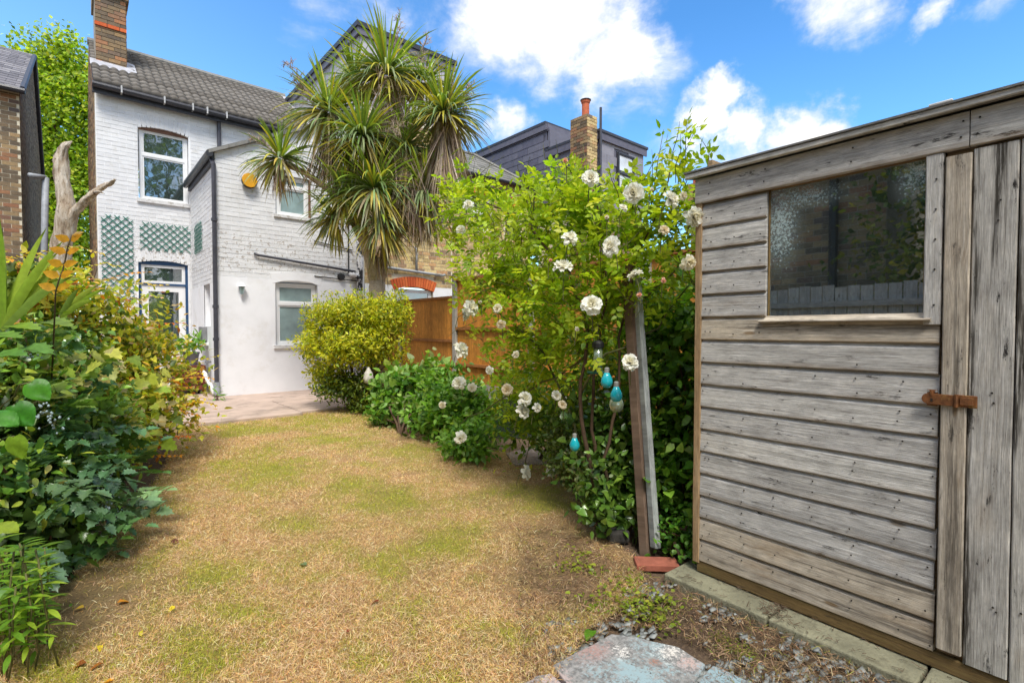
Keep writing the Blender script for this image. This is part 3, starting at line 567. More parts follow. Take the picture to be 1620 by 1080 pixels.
# ================================================================== yellow brick house next door
H2 = empty('yellow_brick_house', (6.7, 11, 0), 'yellow stock brick house with dark orange window arches behind the fence', 'house')
opn = [(5.12, 6.08, .9, 2.11), (7.2, 7.75, 3.55, 4.45), (8.2, 8.7, 3.45, 4.3)]
wallslab(H2, WF, XP+.01, 6.6, 0, 5.7, M['mortar'], opn[:1], name='rear_wall'); wallslab(H2, WF, 6.6, 9.05, 0, 4.85, M['mortar'], opn[1:], name='side_wall')
ho = [(5.10, 6.10, .9, 2.33), (7.15, 7.8, 3.55, 4.68), (8.15, 8.75, 3.45, 4.52)]
bricks(H2, WF, XP+.02, 6.6, 2.13, 5.6, M['stock'], ho, quota=170, flemish=True, H=.077, L=.2); bricks(H2, WF, 6.6, 9.04, 1.0, 4.84, M['stock'], ho, quota=70, flemish=True, H=.077, L=.2)
mb = MB(); [mb.wbox(WF, *q, -.01, .016) for q in [(XP+.01, 5.12, 0, 2.12), (6.08, 7.0, 0, 2.12), (5.12, 6.08, 0, .9)]]; mb.build('white_painted_band', M['render'], H2)
arch(H2, WF, 5.10, 6.10, 2.02, .09, .22, M['red_brick'], 17, proud=.02); arch(H2, WF, 7.15, 7.8, 4.38, .06, .22, M['red_brick'], 11, proud=.02); arch(H2, WF, 8.15, 8.75, 4.24, .06, .22, M['red_brick'], 10, proud=.02)
window(H2, WF, 5.13, 6.07, .95, 2.06, M['upvc'], M['glass'], n=-.05, bars=(1.7,)); window(H2, WF, 7.2, 7.75, 3.56, 4.4, M['upvc'], M['glass'], n=-.05, bars=(4.0,)); window(H2, WF, 8.22, 8.68, 3.46, 4.26, M['brown_frame'], M['glass'], n=-.05)
MB().tube([WF.P(4.5, 2.50, .06), WF.P(6.3, 2.40, .06), WF.P(6.36, 2.42, .06)], .03, 8).tube([WF.P(5.63, 2.44, .06), WF.P(5.63, 2.92, .06), WF.P(5.63, 2.97, .0)], .025, 8).build('waste_pipe', M['grey_pipe'], H2, smooth=True)
# slate hip roof
hx0, hx1, ez, rz = 6.55, 9.13, 4.86, 5.78; rr = rz-ez; yb = 9.66
V = [(hx0, yb, ez), (hx1, yb, ez), (hx1-1.05, yb+1.25, rz), (hx0, yb+1.25, rz), (hx1, 12.1, ez)]
hr = MB().add(V, [(0, 1, 2, 3), (1, 4, 2)]).add([(hx0, yb, ez-.05), (hx1, yb, ez-.05), (hx1, yb, ez), (hx0, yb, ez)], [(0, 1, 2, 3)]).build('slate_roof', M['fascia'], H2)
d_ = np.array([0, 1.25, rr]); Ls = np.linalg.norm(d_); d_ /= Ls; nn_ = np.array([0, -d_[2], d_[1]]); k = 0; s = 0
A = Matrix(((1, 0, 0, 0), (0, d_[1], nn_[1], 0), (0, d_[2], nn_[2], 0), (0, 0, 0, 1))); sm = cube_mesh('slate', M['old_slate'])
while s < Ls-.05:
    xe = hx1 - 1.05*s/Ls; x = hx0-(.12 if k % 2 else 0)
    while x < xe-.05:
        a, b = max(x, hx0), min(x+.25, xe); c = np.array([(a+b)/2, yb, ez]) + d_*(s+.1) + nn_*.012
        if b-a > .04: place('slate', sm, Matrix.Translation(Vector(c)) @ A @ Matrix.Rotation(-.035, 4, 'X') @ Matrix.Diagonal((b-a-.006, .21, .008, 1)), hr)
        x += .25
    s += .19; k += 1
MB().tube([(hx0, yb-.03, ez-.03), (hx1, yb-.03, ez-.03)], .045, 8).build('gutter', M['gutter'], H2)
MB().tube([(hx1, yb, ez+.03), (hx1-1.05, yb+1.25, rz+.03), (hx0, yb+1.25, rz+.03)], .05, 6).build('hip_ridge', M['old_slate'], hr)
# pale clad dormer on top of the wing
dm = empty('roof_dormer', (5.5, 11.5, 5.6), parent=H2); dx0, dx1, dz0, dz1 = 4.42, 6.62, 5.6, 7.22
MB().box((dx0, 9.80, dz0), (dx1, 16, dz1)).build('dormer_core', M['clad_pale'], dm); MB().box((dx0-.0, 11.0, 4.9), (dx0+.3, 16, dz0)).build('cheek_base', M['clad_pale'], dm)
MB().box((dx0-.1, 9.70, dz1), (dx1+.1, 16, dz1+.10)).build('flat_roof', M['fascia'], dm)
MB().box((dx0-.07, 9.73, dz1-.14), (dx1+.07, 9.77, dz1)).box((dx0-.07, 9.77, dz1-.14), (dx0-.03, 16, dz1)).build('fascia_board', M['clad'], dm)
pm = cube_mesh('panel', M['clad_pale'])
for i in range(24):   # cheek panels along Y
    for j in range(5):
        if 11.0 > 9.8+i*.26+.26 and j < 0: continue
        place('panel', pm, Matrix.Translation((dx0-.006, 9.8+i*.26+.13, 5.75+j*.30)) @ Matrix.Diagonal((.02, .245, .285, 1)), dm)
for i in range(8):
    for j in range(5): place('panel', pm, Matrix.Translation((dx0+i*.275+.14, 9.794, 5.75+j*.30)) @ Matrix.Diagonal((.262, .02, .285, 1)), dm)
# ================================================================== slate-clad loft house further right
H3 = empty('clad_loft_house', (10.5, 9, 0), 'house with dark slate clad loft extension and flat roof behind the roses', 'house')
bx, by0, by1, az_, bz_ = 9.2, 7.6, 9.3, 6.42, 5.72
MB().box((bx+.01, by0+.01, 4.0), (bx+1.75, by1, bz_-.02)).build('lower_loft', M['clad'], H3); MB().box((bx+.01, by1, 4.0), (bx+1.9, 14.5, az_-.02)).build('upper_loft', M['clad'], H3)
wallslab(H3, Wall((0, by0+.03, 0), (1, 0, 0), (0, -1, 0)), bx+.02, bx+1.74, 0, 4.0, M['mortar'], name='rear_wall', thick=2); bricks(H3, Wall((0, by0+.03, 0), (1, 0, 0), (0, -1, 0)), bx+.02, bx+1.74, 1.5, 4.0, M['stock_dark'], quota=80, H=.077, flemish=True)
MB().box((bx-.06, by0-.08, bz_), (bx+1.85, by1, bz_+.06)).build('flat_roof', M['fascia'], H3); MB().box((bx-.06, by1, az_), (bx+2, 14.5, az_+.07)).build('flat_roof', M['fascia'], H3)
MB().box((bx-.05, by0-.06, bz_-.17), (bx-.02, by1, bz_)).box((bx-.05, by0-.06, bz_-.17), (bx+1.82, by0-.03, bz_)).build('fascia_board', M['clad'], H3); MB().box((bx-.05, by1-.03, az_-.15), (bx-.02, 14.5, az_)).box((bx-.02, by1-.05, az_-.15), (bx+1.95, by1-.02, az_)).build('fascia_board', M['clad'], H3)
MB().box((bx+.0, by1-.12, bz_+.06), (bx+1.9, by1-.05, az_-.15)).build('step_wall', M['clad'], H3)
tm = cube_mesh('tile', M['clad']); k = 0; zt = 4.05
while zt < az_-.16:
    y = by0+(-.2 if k % 2 else 0)
    while y < 14.2:
        a, b = max(y, by0), y+.40; lim = bz_-.17 if (a+b)/2 < by1 else az_-.15
        if zt+.16 < lim+.08 and b-a > .05: place('tile', tm, Matrix.Translation((bx-.006, (a+b)/2, zt+.088)) @ Matrix.Rotation(.03, 4, 'Y') @ Matrix.Diagonal((.012, b-a-.008, min(.17, lim-zt-.01), 1)), H3)
        y += .40
    zt += .178; k += 1
tm2 = cube_mesh('tile', piecemat('lit_face_cladding', [(0, (.26, .25, .29)), (1, (.33, .32, .36))], nscale=7, namt=.15, bmp=.1, rough=.55)); k = 0; zt = 4.05  # paler copy of the cheek cladding; this face's brighter light is in the colour
while zt < bz_-.2:
    x = bx-(.28 if k % 2 else 0)
    while x < bx+1.74:
        a, b = max(x, bx+.02), min(x+.56, bx+1.74)
        if b-a > .05 and not (bx+.68 < (a+b)/2 < bx+1.32 and 4.55 < zt+.1 < 5.4): place('tile', tm2, Matrix.Translation(((a+b)/2, by0-.004, zt+.1)) @ Matrix.Rotation(.03, 4, 'X') @ Matrix.Diagonal((b-a-.008, .012, .2, 1)), H3)
        x += .56
    zt += .205; k += 1
WD = Wall((0, by0, 0), (1, 0, 0), (0, -1, 0)); MB().wbox(WD, bx+.66, bx+1.34, 4.5, 5.44, -.01, .02).build('window_surround', M['fascia'], H3)
window(H3, WD, bx+.68, bx+1.32, 4.52, 5.42, M['fascia'], M['sky_glass'], n=.05, bars=(4.95,), fw=.03)
ck = empty('chimney', (8.95, 7.9, 3), parent=H3); MB().box((8.80, 7.61, 2.0), (9.13, 8.1, 6.02)).build('stack_core', M['mortar'], ck)
bricks(ck, Wall((0, 7.6, 0), (1, 0, 0), (0, -1, 0)), 8.79, 9.14, 2.8, 6.05, M['stock'], quota=90, L=.17, H=.072, proud=.012); bricks(ck, Wall((8.79, 0, 0), (0, 1, 0), (-1, 0, 0)), 7.6, 8.1, 2.8, 6.05, M['stock_dark'], quota=60, L=.2, H=.072, proud=.01)
MB().lathe((8.97, 7.8, 6.05), [(.085, 0), (.085, .32), (.10, .33), (.11, .38)], 14).build('chimney_pot', M['terracotta'], ck); MB().lathe((8.97, 7.8, 6.43), [(.12, 0), (.13, .02), (.05, .05)], 10).build('pot_cowl', M['black'], ck)
MB().tube([(9.17, 7.52, 4.0), (9.17, 7.52, 6.25)], .03, 8).build('vent_pipe', M['pipe'], ck)
# plain brick house glimpsed beyond the roses
H4 = empty('far_brick_house', (14, 7, 0), 'distant brick house glimpsed above the fence between rose stems', 'house')
WX = Wall((0, 6.4, 0), (1, 0, 0), (0, -1, 0)); wallslab(H4, WX, 11.6, 17, 0, 4.0, M['mortar_dark'], [(13, 13.8, 2.4, 3.5)], name='wall'); bricks(H4, WX, 11.6, 17, 1.6, 4.0, M['stock_dark'], [(13, 13.8, 2.4, 3.5)], quota=60, flemish=True)
window(H4, WX, 13, 13.8, 2.4, 3.5, M['upvc'], M['glass'], bars=(3.1,)); MB().add([(11.4, 6.2, 3.98), (17.2, 6.2, 3.98), (17.2, 9, 5.3), (11.4, 9, 5.3)], [(0, 1, 2, 3)]).build('roof', M['old_slate'], H4)
MB().box((13.9, 7.7, 4.5), (14.5, 8.2, 5.5)).build('chimney', M['stock_dark'], H4); MB().lathe((14.2, 7.95, 5.5), [(.12, 0), (.11, .35), (.14, .4)], 12).build('chimney_pot', M['terracotta'], H4)
# ================================================================== house on the left
H5 = empty('left_brick_house', (-3, 17, 0), 'dark brick house with slate roof at the left edge of the garden', 'house'); gx_ = -.80
E0 = onX(30, 142, gx_); Rg = onX(50, 90, gx_); Bk = onX(66, 300, gx_); Wq = Wall((0, E0[1], 0), (1, 0, 0), (0, -1, 0)); WG = Wall((gx_, 0, 0), (0, 1, 0), (1, 0, 0))
wallslab(H5, Wq, -7, gx_, 0, E0[2], M['mortar'], name='front_wall'); bricks(H5, Wq, -3, gx_, .8, E0[2]-.1, M['stock_dark'], quota=120, flemish=False, H=.085, L=.24)
mb = MB().wprism(WG, [(E0[1]+.01, 0), (Bk[1], 0), (Bk[1], Bk[2]), (Rg[1], Rg[2]), (E0[1]+.01, E0[2])], -.25, 0); mb.build('gable_wall', M['mortar_dark'], H5)
bricks(H5, WG, E0[1]+.02, Bk[1], .6, Rg[2], M['rust_render'], quota=60, H=.085, L=.12, proud=.012, gap=.02, top=lambda u: min(E0[2]+(u-E0[1])*(Rg[2]-E0[2])/(Rg[1]-E0[1]), Rg[2]+(u-Rg[1])*(Bk[2]-Rg[2])/(Bk[1]-Rg[1])))
MB().add([(-7, E0[1]-.15, E0[2]-.05), (gx_+.1, E0[1]-.15, E0[2]-.05), (gx_+.1, Rg[1], Rg[2]+.03), (-7, Rg[1], Rg[2]+.03), (gx_+.1, Bk[1], Bk[2]), (-7, Bk[1], Bk[2])], [(0, 1, 2, 3), (3, 2, 4, 5)]).build('roof', M['fascia'], H5)
d_ = np.array([0, Rg[1]-E0[1]+.15, Rg[2]-E0[2]+.08]); Ls = np.linalg.norm(d_); d_ /= Ls; nn_ = np.array([0, -d_[2], d_[1]]); A = Matrix(((1, 0, 0, 0), (0, d_[1], nn_[1], 0), (0, d_[2], nn_[2], 0), (0, 0, 0, 1))); sm = cube_mesh('slate', M['slate']); s = 0; k = 0
while s < Ls:
    x = gx_+.08
    while x > -2.6:
        w_ = .15 if (k % 2 and x == gx_+.08) else .3
        place('slate', sm, Matrix.Translation(Vector(np.array([x-w_/2, E0[1]-.15, E0[2]-.05])+d_*(s+.15)+nn_*.012)) @ A @ Matrix.Rotation(-.03, 4, 'X') @ Matrix.Diagonal((w_-.006, .33, .008, 1)), H5); x -= w_
    s += .3; k += 1
MB().tube([(-7, E0[1]-.2, E0[2]-.08), (gx_+.1, E0[1]-.2, E0[2]-.08)], .06, 8).build('gutter', M['gutter'], H5)
MB().tube([(gx_+.06, E0[1]-.1, E0[2]), (gx_+.06, Rg[1], Rg[2]+.05), (gx_+.06, Bk[1], Bk[2]+.04)], .05, 6).build('verge', M['fascia'], H5)
p0, p1, p2 = onX(47, 277, gx_+.06), onX(70, 282, gx_+.25), C(72, 410, 13)
MB().tube([C(46, 277, 10.6), C(72, 281, 10.9)], .05, 8).tube([C(72, 281, 10.9), C(70, 400, 10.9), C(70, 520, 10.9)], .06, 8).build('drainpipe', M['grey_pipe'], H5, smooth=True)
# brick outrigger of the same house and grey fence: seen in the shed window's reflection
WO = Wall((-3.6, 0, 0), (0, 1, 0), (1, 0, 0)); MB().box((-6, 2.3, 0), (-3.6, 10, 4.6)).build('outrigger_wall', M['mortar_dark'], H5); bricks(H5, WO, 2.3, 10, 1.2, 4.6, M['stock_dark'], quota=0, H=.085)
MB().tube([(-3.5, 2.9, 0), (-3.5, 2.9, 4.6)], .06, 8).build('black_pipe', M['black'], H5)
print('houses ok', len(bpy.data.objects))
# ================================================================== timber fence along the right boundary
M['fence'] = woodmat('orange_fence_board', (.56, .235, .04), (.68, .33, .07), (.34, .12, .02), (.30, .10, .02), .5, .25, .8, .35, .75, True, .22)
M['fence_rail'] = woodmat('orange_fence_rail', (.36, .15, .045), (.46, .22, .08), (.2, .08, .03), (.25, .09, .03), .4, .2, .8, .35)
M['conc_post'] = plain('concrete_post', (.36, .34, .30), .9, .15, 20, bmp=.3, dirt=((.20, .19, .13), 12, .55, .6))
FX = 4.72; WFn = Wall((FX, 0, 0), (0, 1, 0), (-1, 0, 0))
def slat_mesh(h, mat, w=.1):
    me = MB(); me.add([(-h/2, -.006, -w/2), (h/2, -.006, -w/2), (h/2, .004, -w/2), (-h/2, .004, -w/2), (-h/2, -.016, w/2), (h/2, -.016, w/2), (h/2, .004, w/2), (-h/2, .004, w/2)], [(0, 3, 2, 1), (4, 5, 6, 7), (0, 1, 5, 4), (1, 2, 6, 5), (2, 3, 7, 6), (3, 0, 4, 7)])
    m = bpy.data.meshes.new('slat'); m.from_pydata(me.V, [], me.F); m.update(); m.materials.append(mat); return m
posts = [(9.62, 1.72), (8.69, 1.74), (6.86, 2.03), (5.03, 2.03), (3.20, 2.03), (1.37, 2.03)]
fr = empty('garden_fence', (FX, 6.5, 0), 'orange brown timber panel fence with grey concrete posts on the right boundary', 'fence')
for k, (y, top) in enumerate(posts):
    MB().box((FX-.055, y-.05, 0), (FX+.055, y+.05, top + (.02 if k != 2 else .06))).build('post', M['conc_post'], fr, bevel=.01)
A = Matrix(((0, 0, 1, 0), (0, 1, 0, 0), (-1, 0, 0, 0), (0, 0, 0, 1)))       # local x -> -z, z -> x
slat_cache = {}
for k in range(len(posts)-1):
    ya, yb_ = posts[k+1][0]+.05, posts[k][0]-.05; t = posts[k][1] if k < 1 else posts[k+1][1]; t = [1.72, 1.73, 2.0, 2.0, 2.0][k]; bz = .22 if k < 2 else .35; h = t-.03-bz
    key = round(h, 3)
    if key not in slat_cache: slat_cache[key] = slat_mesh(h, M['fence'])
    y = ya+.05
    while y < yb_:
        # board lies in the Y-Z plane, its face looks towards -X
        Mx = Matrix(((0, 1, 0, FX), (0, 0, 1, y), (1, 0, 0, bz+h/2), (0, 0, 0, 1))) @ Matrix.Translation((0, rng.uniform(-.003, .003), 0))
        place('board', slat_cache[key], Mx, fr); y += .092
    for z in (bz+.28, (bz+t)/2+.03, t-.12)[:2]:
        Lr = yb_-ya; MB().box((-Lr/2, -.02, -.022), (Lr/2, .02, .022)).build('rail', M['fence_rail'], fr, M=Matrix.Translation((FX-.035, (ya+yb_)/2, z)) @ Matrix.Rotation(math.pi/2, 4, 'Z'))
    MB().box((-Lr/2, -.035, -.02), (Lr/2, .035, .02)).build('capping', M['fence_rail'], fr, M=Matrix.Translation((FX-.015, (ya+yb_)/2, t-.01)) @ Matrix.Rotation(math.pi/2, 4, 'Z'))
    MB().box((FX-.025, ya, 0), (FX+.02, yb_, bz-.005)).build('gravel_board', M['conc_post'], fr)
# grey weathered fence along the left boundary (behind the border plants, mirrored in the shed window)
M['grey_fence'] = woodmat('grey_fence_board', (.40, .38, .36), (.55, .54, .52), (.24, .22, .20), (.16, .13, .10), .4, .5)
gf = empty('grey_fence', (-1.5, 2, 0), 'weathered grey board fence behind the left border, mirrored in the shed window', 'fence'); gm_ = slat_mesh(1.62, M['grey_fence'], .105)
y = -1.5
while y < 6.5:
    hh = rng.uniform(-.02, .015); place('board', gm_, Matrix(((0, -1, 0, -1.5), (0, 0, 1, y), (1, 0, 0, .84+hh), (0, 0, 0, 1))), gf); y += .118
for z in (1.46, .5): MB().box((-4.1, -.02, -.03), (4.1, .02, .03)).build('rail', M['grey_fence'], gf, M=Matrix.Translation((-1.47, 2.5, z)) @ Matrix.Rotation(math.pi/2, 4, 'Z'))
# ================================================================== shed
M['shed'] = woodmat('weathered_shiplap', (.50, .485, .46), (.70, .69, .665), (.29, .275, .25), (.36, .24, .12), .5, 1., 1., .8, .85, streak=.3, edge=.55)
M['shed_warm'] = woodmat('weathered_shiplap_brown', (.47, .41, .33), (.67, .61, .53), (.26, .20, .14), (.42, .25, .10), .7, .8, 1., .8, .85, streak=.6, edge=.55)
M['shed_door'] = woodmat('weathered_door_board', (.45, .43, .395), (.70, .68, .65), (.19, .17, .145), (.32, .21, .10), .6, 1.1, .8, .9, .85, streak=.95)
M['shed_edge'] = woodmat('brown_edge_timber', (.36, .24, .13), (.5, .38, .24), (.2, .12, .06), (.4, .2, .07), .6, .4, 1., .7)
M['mossy'] = woodmat('damp_mossy_timber', (.17, .11, .045), (.26, .19, .07), (.07, .05, .03), (.12, .12, .03), .6, .6)
M['felt'] = plain('grey_roof_felt', (.16, .155, .15), .95, .25, 30, bmp=.5)
M['nail'] = plain('dark_nail', (.03, .025, .02), .6); M['rust'] = plain('rusty_brass', (.20, .075, .022), .5, .45, 40, metal=.35, bmp=.4, dirt=((.36, .22, .06), 25, .55, .6), spec=.5)
M['galv'] = plain('dull_galvanised', (.4, .4, .38), .5, .2, 40, metal=.6)
SD = np.array([0.0373414, 0.9993026, 0]); SNv = np.array([-0.9993026, 0.0373414, 0]); SP = np.array([2.25, 1.23, 0])
WS = Wall(SP, -SD, SNv)          # u runs towards the camera, n towards the lawn
shed = empty('garden_shed', WS.P(.9, .05, -.6), 'weathered grey timber shed with a dusty window and a rusty door hasp', 'shed'); AS = WS.mat()
def board(name, u0, u1, z0, z1, n=0., mat='shed', th=.016, tilt=.0, vert=False, taper=None, nails=True, seg=1, label=None):
    """a board in its own coordinates: x along the grain, z across, -y outwards"""
    L, w = (u1-u0, z1-z0) if not vert else (z1-z0, u1-u0); mb = MB(); e = .0035
    sec = [(-th/2, -w/2), (-th/2-tilt, -w/2+.0), (-th/2-tilt, -w/2+e), (-th/2-tilt*.25, w/2-e*2), (-th/2+e, w/2), (th/2, w/2), (th/2, -w/2)]
    if tilt: sec = [(th/2, -w/2), (-th/2-tilt+e, -w/2), (-th/2-tilt, -w/2+e), (-th/2-tilt*.35, w/2-.018), (-th/2+.006, w/2-.006), (-th/2+.008, w/2), (th/2, w/2)]
    else: sec = [(th/2, -w/2), (-th/2+e, -w/2), (-th/2, -w/2+e), (-th/2, w/2-e), (-th/2+e, w/2), (th/2, w/2)]
    ns = max(2, int(L/.12)); K = len(sec); V = []; F = []
    wob = np.cumsum(rng.normal(0, .0005, ns+1)); wob -= np.linspace(wob[0], wob[-1], ns+1)
    for i in range(ns+1):
        x = -L/2+L*i/ns
        for (a, b) in sec: V.append((x, a+wob[i], b+wob[i]*.9))
    for i in range(ns):
        for j in range(K): p, q = i*K+j, i*K+(j+1) % K; F.append((p, q, q+K, p+K))
    F.append(tuple(range(K-1, -1, -1))); F.append(tuple(ns*K+j for j in range(K)))
    mb.add(V, F); Mx = Matrix.Translation(Vector(WS.P((u0+u1)/2, (z0+z1)/2, n+th/2))) @ AS
    if vert: Mx = Mx @ Matrix.Rotation(math.pi/2, 4, 'Y')
    o = mb.build(name, M[mat], shed, M=Mx, label=label)
    return o
NB = MB()
def nail(u, z, n):
    c = WS.P(u, z, n); NB.tube([c, c + SNv*.0022], .0032, 6)
RH = .105
for k in range(10):       # lower boards, full width
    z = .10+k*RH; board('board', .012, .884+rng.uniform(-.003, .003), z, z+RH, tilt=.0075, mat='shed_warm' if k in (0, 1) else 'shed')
    for u in (.03, .06, .22, .36, .50, .64, .78, .868): 
        if rng.random() < .62: nail(u+rng.uniform(-.01, .01), z+.028+rng.uniform(-.01, .02), .0265)
        if rng.random() < .4: nail(u+rng.uniform(-.01, .01), z+.075, .022)
for k in range(10, 16):    # beside the window
    z = .10+k*RH
    u1_ = .884 if k == 10 else .306
    board('board', .012, u1_, z, z+RH, tilt=.0075, mat='shed_warm' if k == 10 else 'shed')
    for u in (.035, .06, .17, .285): nail(u, z+.03+rng.uniform(-.005, .01), .0265)
board('corner_trim', -.022, .012, .09, 1.785, -.004, 'shed_edge', .03, vert=True)
board('fascia_board', -.02, .95, 1.785, 1.90, .012, 'shed', .02); board('fascia_board', .953, 2.3, 1.785, 1.90, .012, 'shed', .02)
for u in (.05, .30, .62, .93, .97, 1.2): nail(u, 1.82, .033); nail(u+.005, 1.87, .033)
board('window_batten', .840, .887, 1.215, 1.783, .010, 'shed', .018, vert=True)
for z in (1.28, 1.40, 1.50, 1.60, 1.70): nail(.869, z, .029)
board('window_jamb', .308, .314, 1.24, 1.785, -.03, 'mossy', .035, vert=True); board('window_jamb', .834, .839, 1.24, 1.785, -.03, 'mossy', .035, vert=True)
board('window_sill', .285, .862, 1.226, 1.236, -.03, 'shed_warm', .072)
# door: edge batten and wide vertical boards
board('door_edge_batten', .893, .958, .125, 1.765, .014, 'shed_warm', .02, vert=True)
for a, b in ((.961, 1.066), (1.070, 1.178), (1.182, 1.29), (1.294, 1.40), (1.404, 1.51)):
    board('door_board', a, b, .10+rng.uniform(0, .008), 1.775, .006, 'shed_door', .02, vert=True)
    for z in (.3, .32, .95, .99, 1.55, 1.6): nail(a+rng.uniform(.02, .08), z+rng.uniform(-.02, .02), .028)
board('jamb', .885, .892, .10, 1.784, -.03, 'mossy', .02, vert=True); board('jamb', 1.515, 1.56, .10, 1.784, .0, 'shed', .03, vert=True)
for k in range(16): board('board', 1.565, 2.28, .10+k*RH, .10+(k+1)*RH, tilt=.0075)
NB.build('nail_heads', M['nail'], shed, kind='stuff')
board('sole_plate', .0, 2.28, .045, .10, -.03, 'mossy', .05)
# window glass: dusty pane, dark shed inside
m, nt, b, o = newmat('dusty_shed_glass'); tcx = nd(nt, 'ShaderNodeTexCoord').outputs['Object']; pos = nd(nt, 'ShaderNodeNewGeometry').outputs['Position']
gl = nd(nt, 'ShaderNodeBsdfGlossy', {0: (.9, .95, .95, 1), 1: .015}); trn = nd(nt, 'ShaderNodeBsdfTransparent', {0: (.55, .6, .58, 1)}); fres = nd(nt, 'ShaderNodeFresnel', {0: 1.5}).outputs[0]
gmix = nd(nt, 'ShaderNodeMixShader', {0: mth(nt, 'ADD', mth(nt, 'MULTIPLY', fres, 1.6), .34, clamp=True), 1: trn.outputs[0], 2: gl.outputs[0]})
dif = nd(nt, 'ShaderNodeBsdfDiffuse', {0: (.50, .62, .62, 1)})
sp = nd(nt, 'ShaderNodeSeparateXYZ', {0: tcx}); n1_ = noise(nt, tcx, 95, 6, .8); n2_ = noise(nt, tcx, 5, 4, .6)
def gauss(cx, cz, sx_, sz_):
    a = mth(nt, 'POWER', mth(nt, 'DIVIDE', mth(nt, 'SUBTRACT', sp.outputs[0], cx), sx_), 2.); c = mth(nt, 'POWER', mth(nt, 'DIVIDE', mth(nt, 'SUBTRACT', sp.outputs[2], cz), sz_), 2.)
    return mth(nt, 'EXPONENT', mth(nt, 'MULTIPLY', mth(nt, 'ADD', a, c), -1.))
fld = mth(nt, 'MAXIMUM', mth(nt, 'MAXIMUM', gauss(-.22, .12, .075, .17), mth(nt, 'MULTIPLY', gauss(.235, .23, .07, .09), .9)), mth(nt, 'MULTIPLY', gauss(-.13, .22, .16, .05), .8))
fld = mth(nt, 'ADD', fld, mth(nt, 'MULTIPLY', mth(nt, 'SUBTRACT', n2_, .5), .35))
spk = mr(nt, mth(nt, 'ADD', n1_, mth(nt, 'MULTIPLY', fld, .20)), .635, .70, 0, .75, True)
film = mr(nt, fld, .1, 1., .02, .28)
fac = mth(nt, 'MAXIMUM', spk, film)
fm = nd(nt, 'ShaderNodeMixShader', {0: fac, 1: gmix.outputs[0], 2: dif.outputs[0]}); lk(nt, fm.outputs[0], o.inputs[0]); M['shed_glass'] = m
MB().box((-.260, -.0015, -.27), (.260, .0015, .27)).build('window_pane', M['shed_glass'], shed, M=Matrix.Translation(Vector(WS.P(.574, 1.512, -.004))) @ AS)
# carcass
MB().wbox(WS, 0, .305, .1, 1.9, -.045, -.002).wbox(WS, .305, .885, .1, 1.225, -.045, -.002).wbox(WS, .84, .885, 1.225, 1.9, -.045, -.002).wbox(WS, .89, 2.28, .1, 1.9, -.045, -.002).wbox(WS, .305, .84, 1.783, 1.9, -.045, -.002).build('wall_lining', M['shed_edge'], shed)
MB().wbox(WS, 0, .02, .1, 2.0, -1.5, -.046).wbox(WS, 2.26, 2.28, .1, 2.0, -1.5, -.046).wbox(WS, .021, 2.259, .1, 2.0, -1.5, -1.48).wbox(WS, .021, 2.259, .08, .1, -1.48, -.046).build('shell', M['shed_edge'], shed)
for k in range(16): 
    c = WS.P(-.01, .10+(k+.5)*RH, -.75); MB().box((-.74, -.008, -RH/2+.002), (.74, .008, RH/2-.002)).build('board', M['shed'], shed, M=Matrix.Translation(Vector(c)) @ Matrix.Rotation(math.atan2(SNv[1], SNv[0]), 4, 'Z'))
rf_ = MB(); rf_.add([WS.P(-.06, 1.915, .055), WS.P(2.34, 1.915, .055), WS.P(2.34, 2.06, -.75), WS.P(-.06, 2.06, -.75), WS.P(2.34, 1.915, -1.56), WS.P(-.06, 1.915, -1.56), WS.P(-.06, 1.903, .055), WS.P(2.34, 1.903, .055), WS.P(2.34, 2.045, -.75), WS.P(-.06, 2.045, -.75)], [(0, 1, 2, 3), (3, 2, 4, 5), (6, 9, 8, 7), (0, 6, 7, 1)]).build('roof', M['felt'], shed)
board('roof_edge_board', -.055, 1.3, 1.903, 1.926, .045, 'shed', .018); board('roof_edge_board', 1.304, 2.33, 1.903, 1.926, .045, 'shed', .018)
MB().wbox(WS, -.06, 2.34, 1.9265, 1.934, -.05, .068).build('felt_edge', M['felt'], shed)
board('roof_block', .845, .905, 1.9345, 1.955, -.02, 'shed', .05)
# rusty hasp
hp = empty('hasp', WS.P(.93, .965, .04), parent=shed)
MB().wbox(WS, .935, .985, .945, .985, .035, .040).build('hinge_plate', M['rust'], hp, bevel=.002); MB().wbox(WS, .942, .976, .952, .978, .0401, .043).build('raised_panel', M['rust'], hp, bevel=.0015)
st = [(.934, .947), (.934, .983)] + [(.862+.018*math.cos(a), .965+.018*math.sin(a)) for a in np.linspace(math.pi/2, 3*math.pi/2, 9)]
MB().wprism(WS, st, .0395, .0435).build('strap', M['rust'], hp, bevel=.001); MB().wbox(WS, .868, .874, .957, .967, .0436, .0442).build('slot', M['nail'], hp)
MB().tube([WS.P(.934, .944, .043), WS.P(.934, .986, .043)], .006, 8).build('knuckle', M['rust'], hp)
MB().wbox(WS, .856, .884, .940, .995, .026, .030).wbox(WS, .868, .874, .975, .99, .03, .047).build('staple', M['rust'], hp, bevel=.001)
for u, z in ((.859, .99), (.881, .99)): MB().tube([WS.P(u, z, .03), WS.P(u, z, .033)], .004, 8).build('screw', M['galv'], hp)
# orange-handled trowel standing inside the window
r = empty('trowel', WS.P(.818, 1.24, -.06), 'orange handled tool standing inside the shed window at its right edge', 'garden tool')
MB().tube([WS.P(.822, 1.32, -.03), WS.P(.822, 1.335, -.03), WS.P(.822, 1.37, -.03), WS.P(.823, 1.385, -.03)], [.008, .011, .011, .004], 10).build('handle', M['yellow'], r, smooth=True)
MB().wbox(WS, .814, .83, 1.24, 1.32, -.032, -.029).build('blade', M['galv'], r)
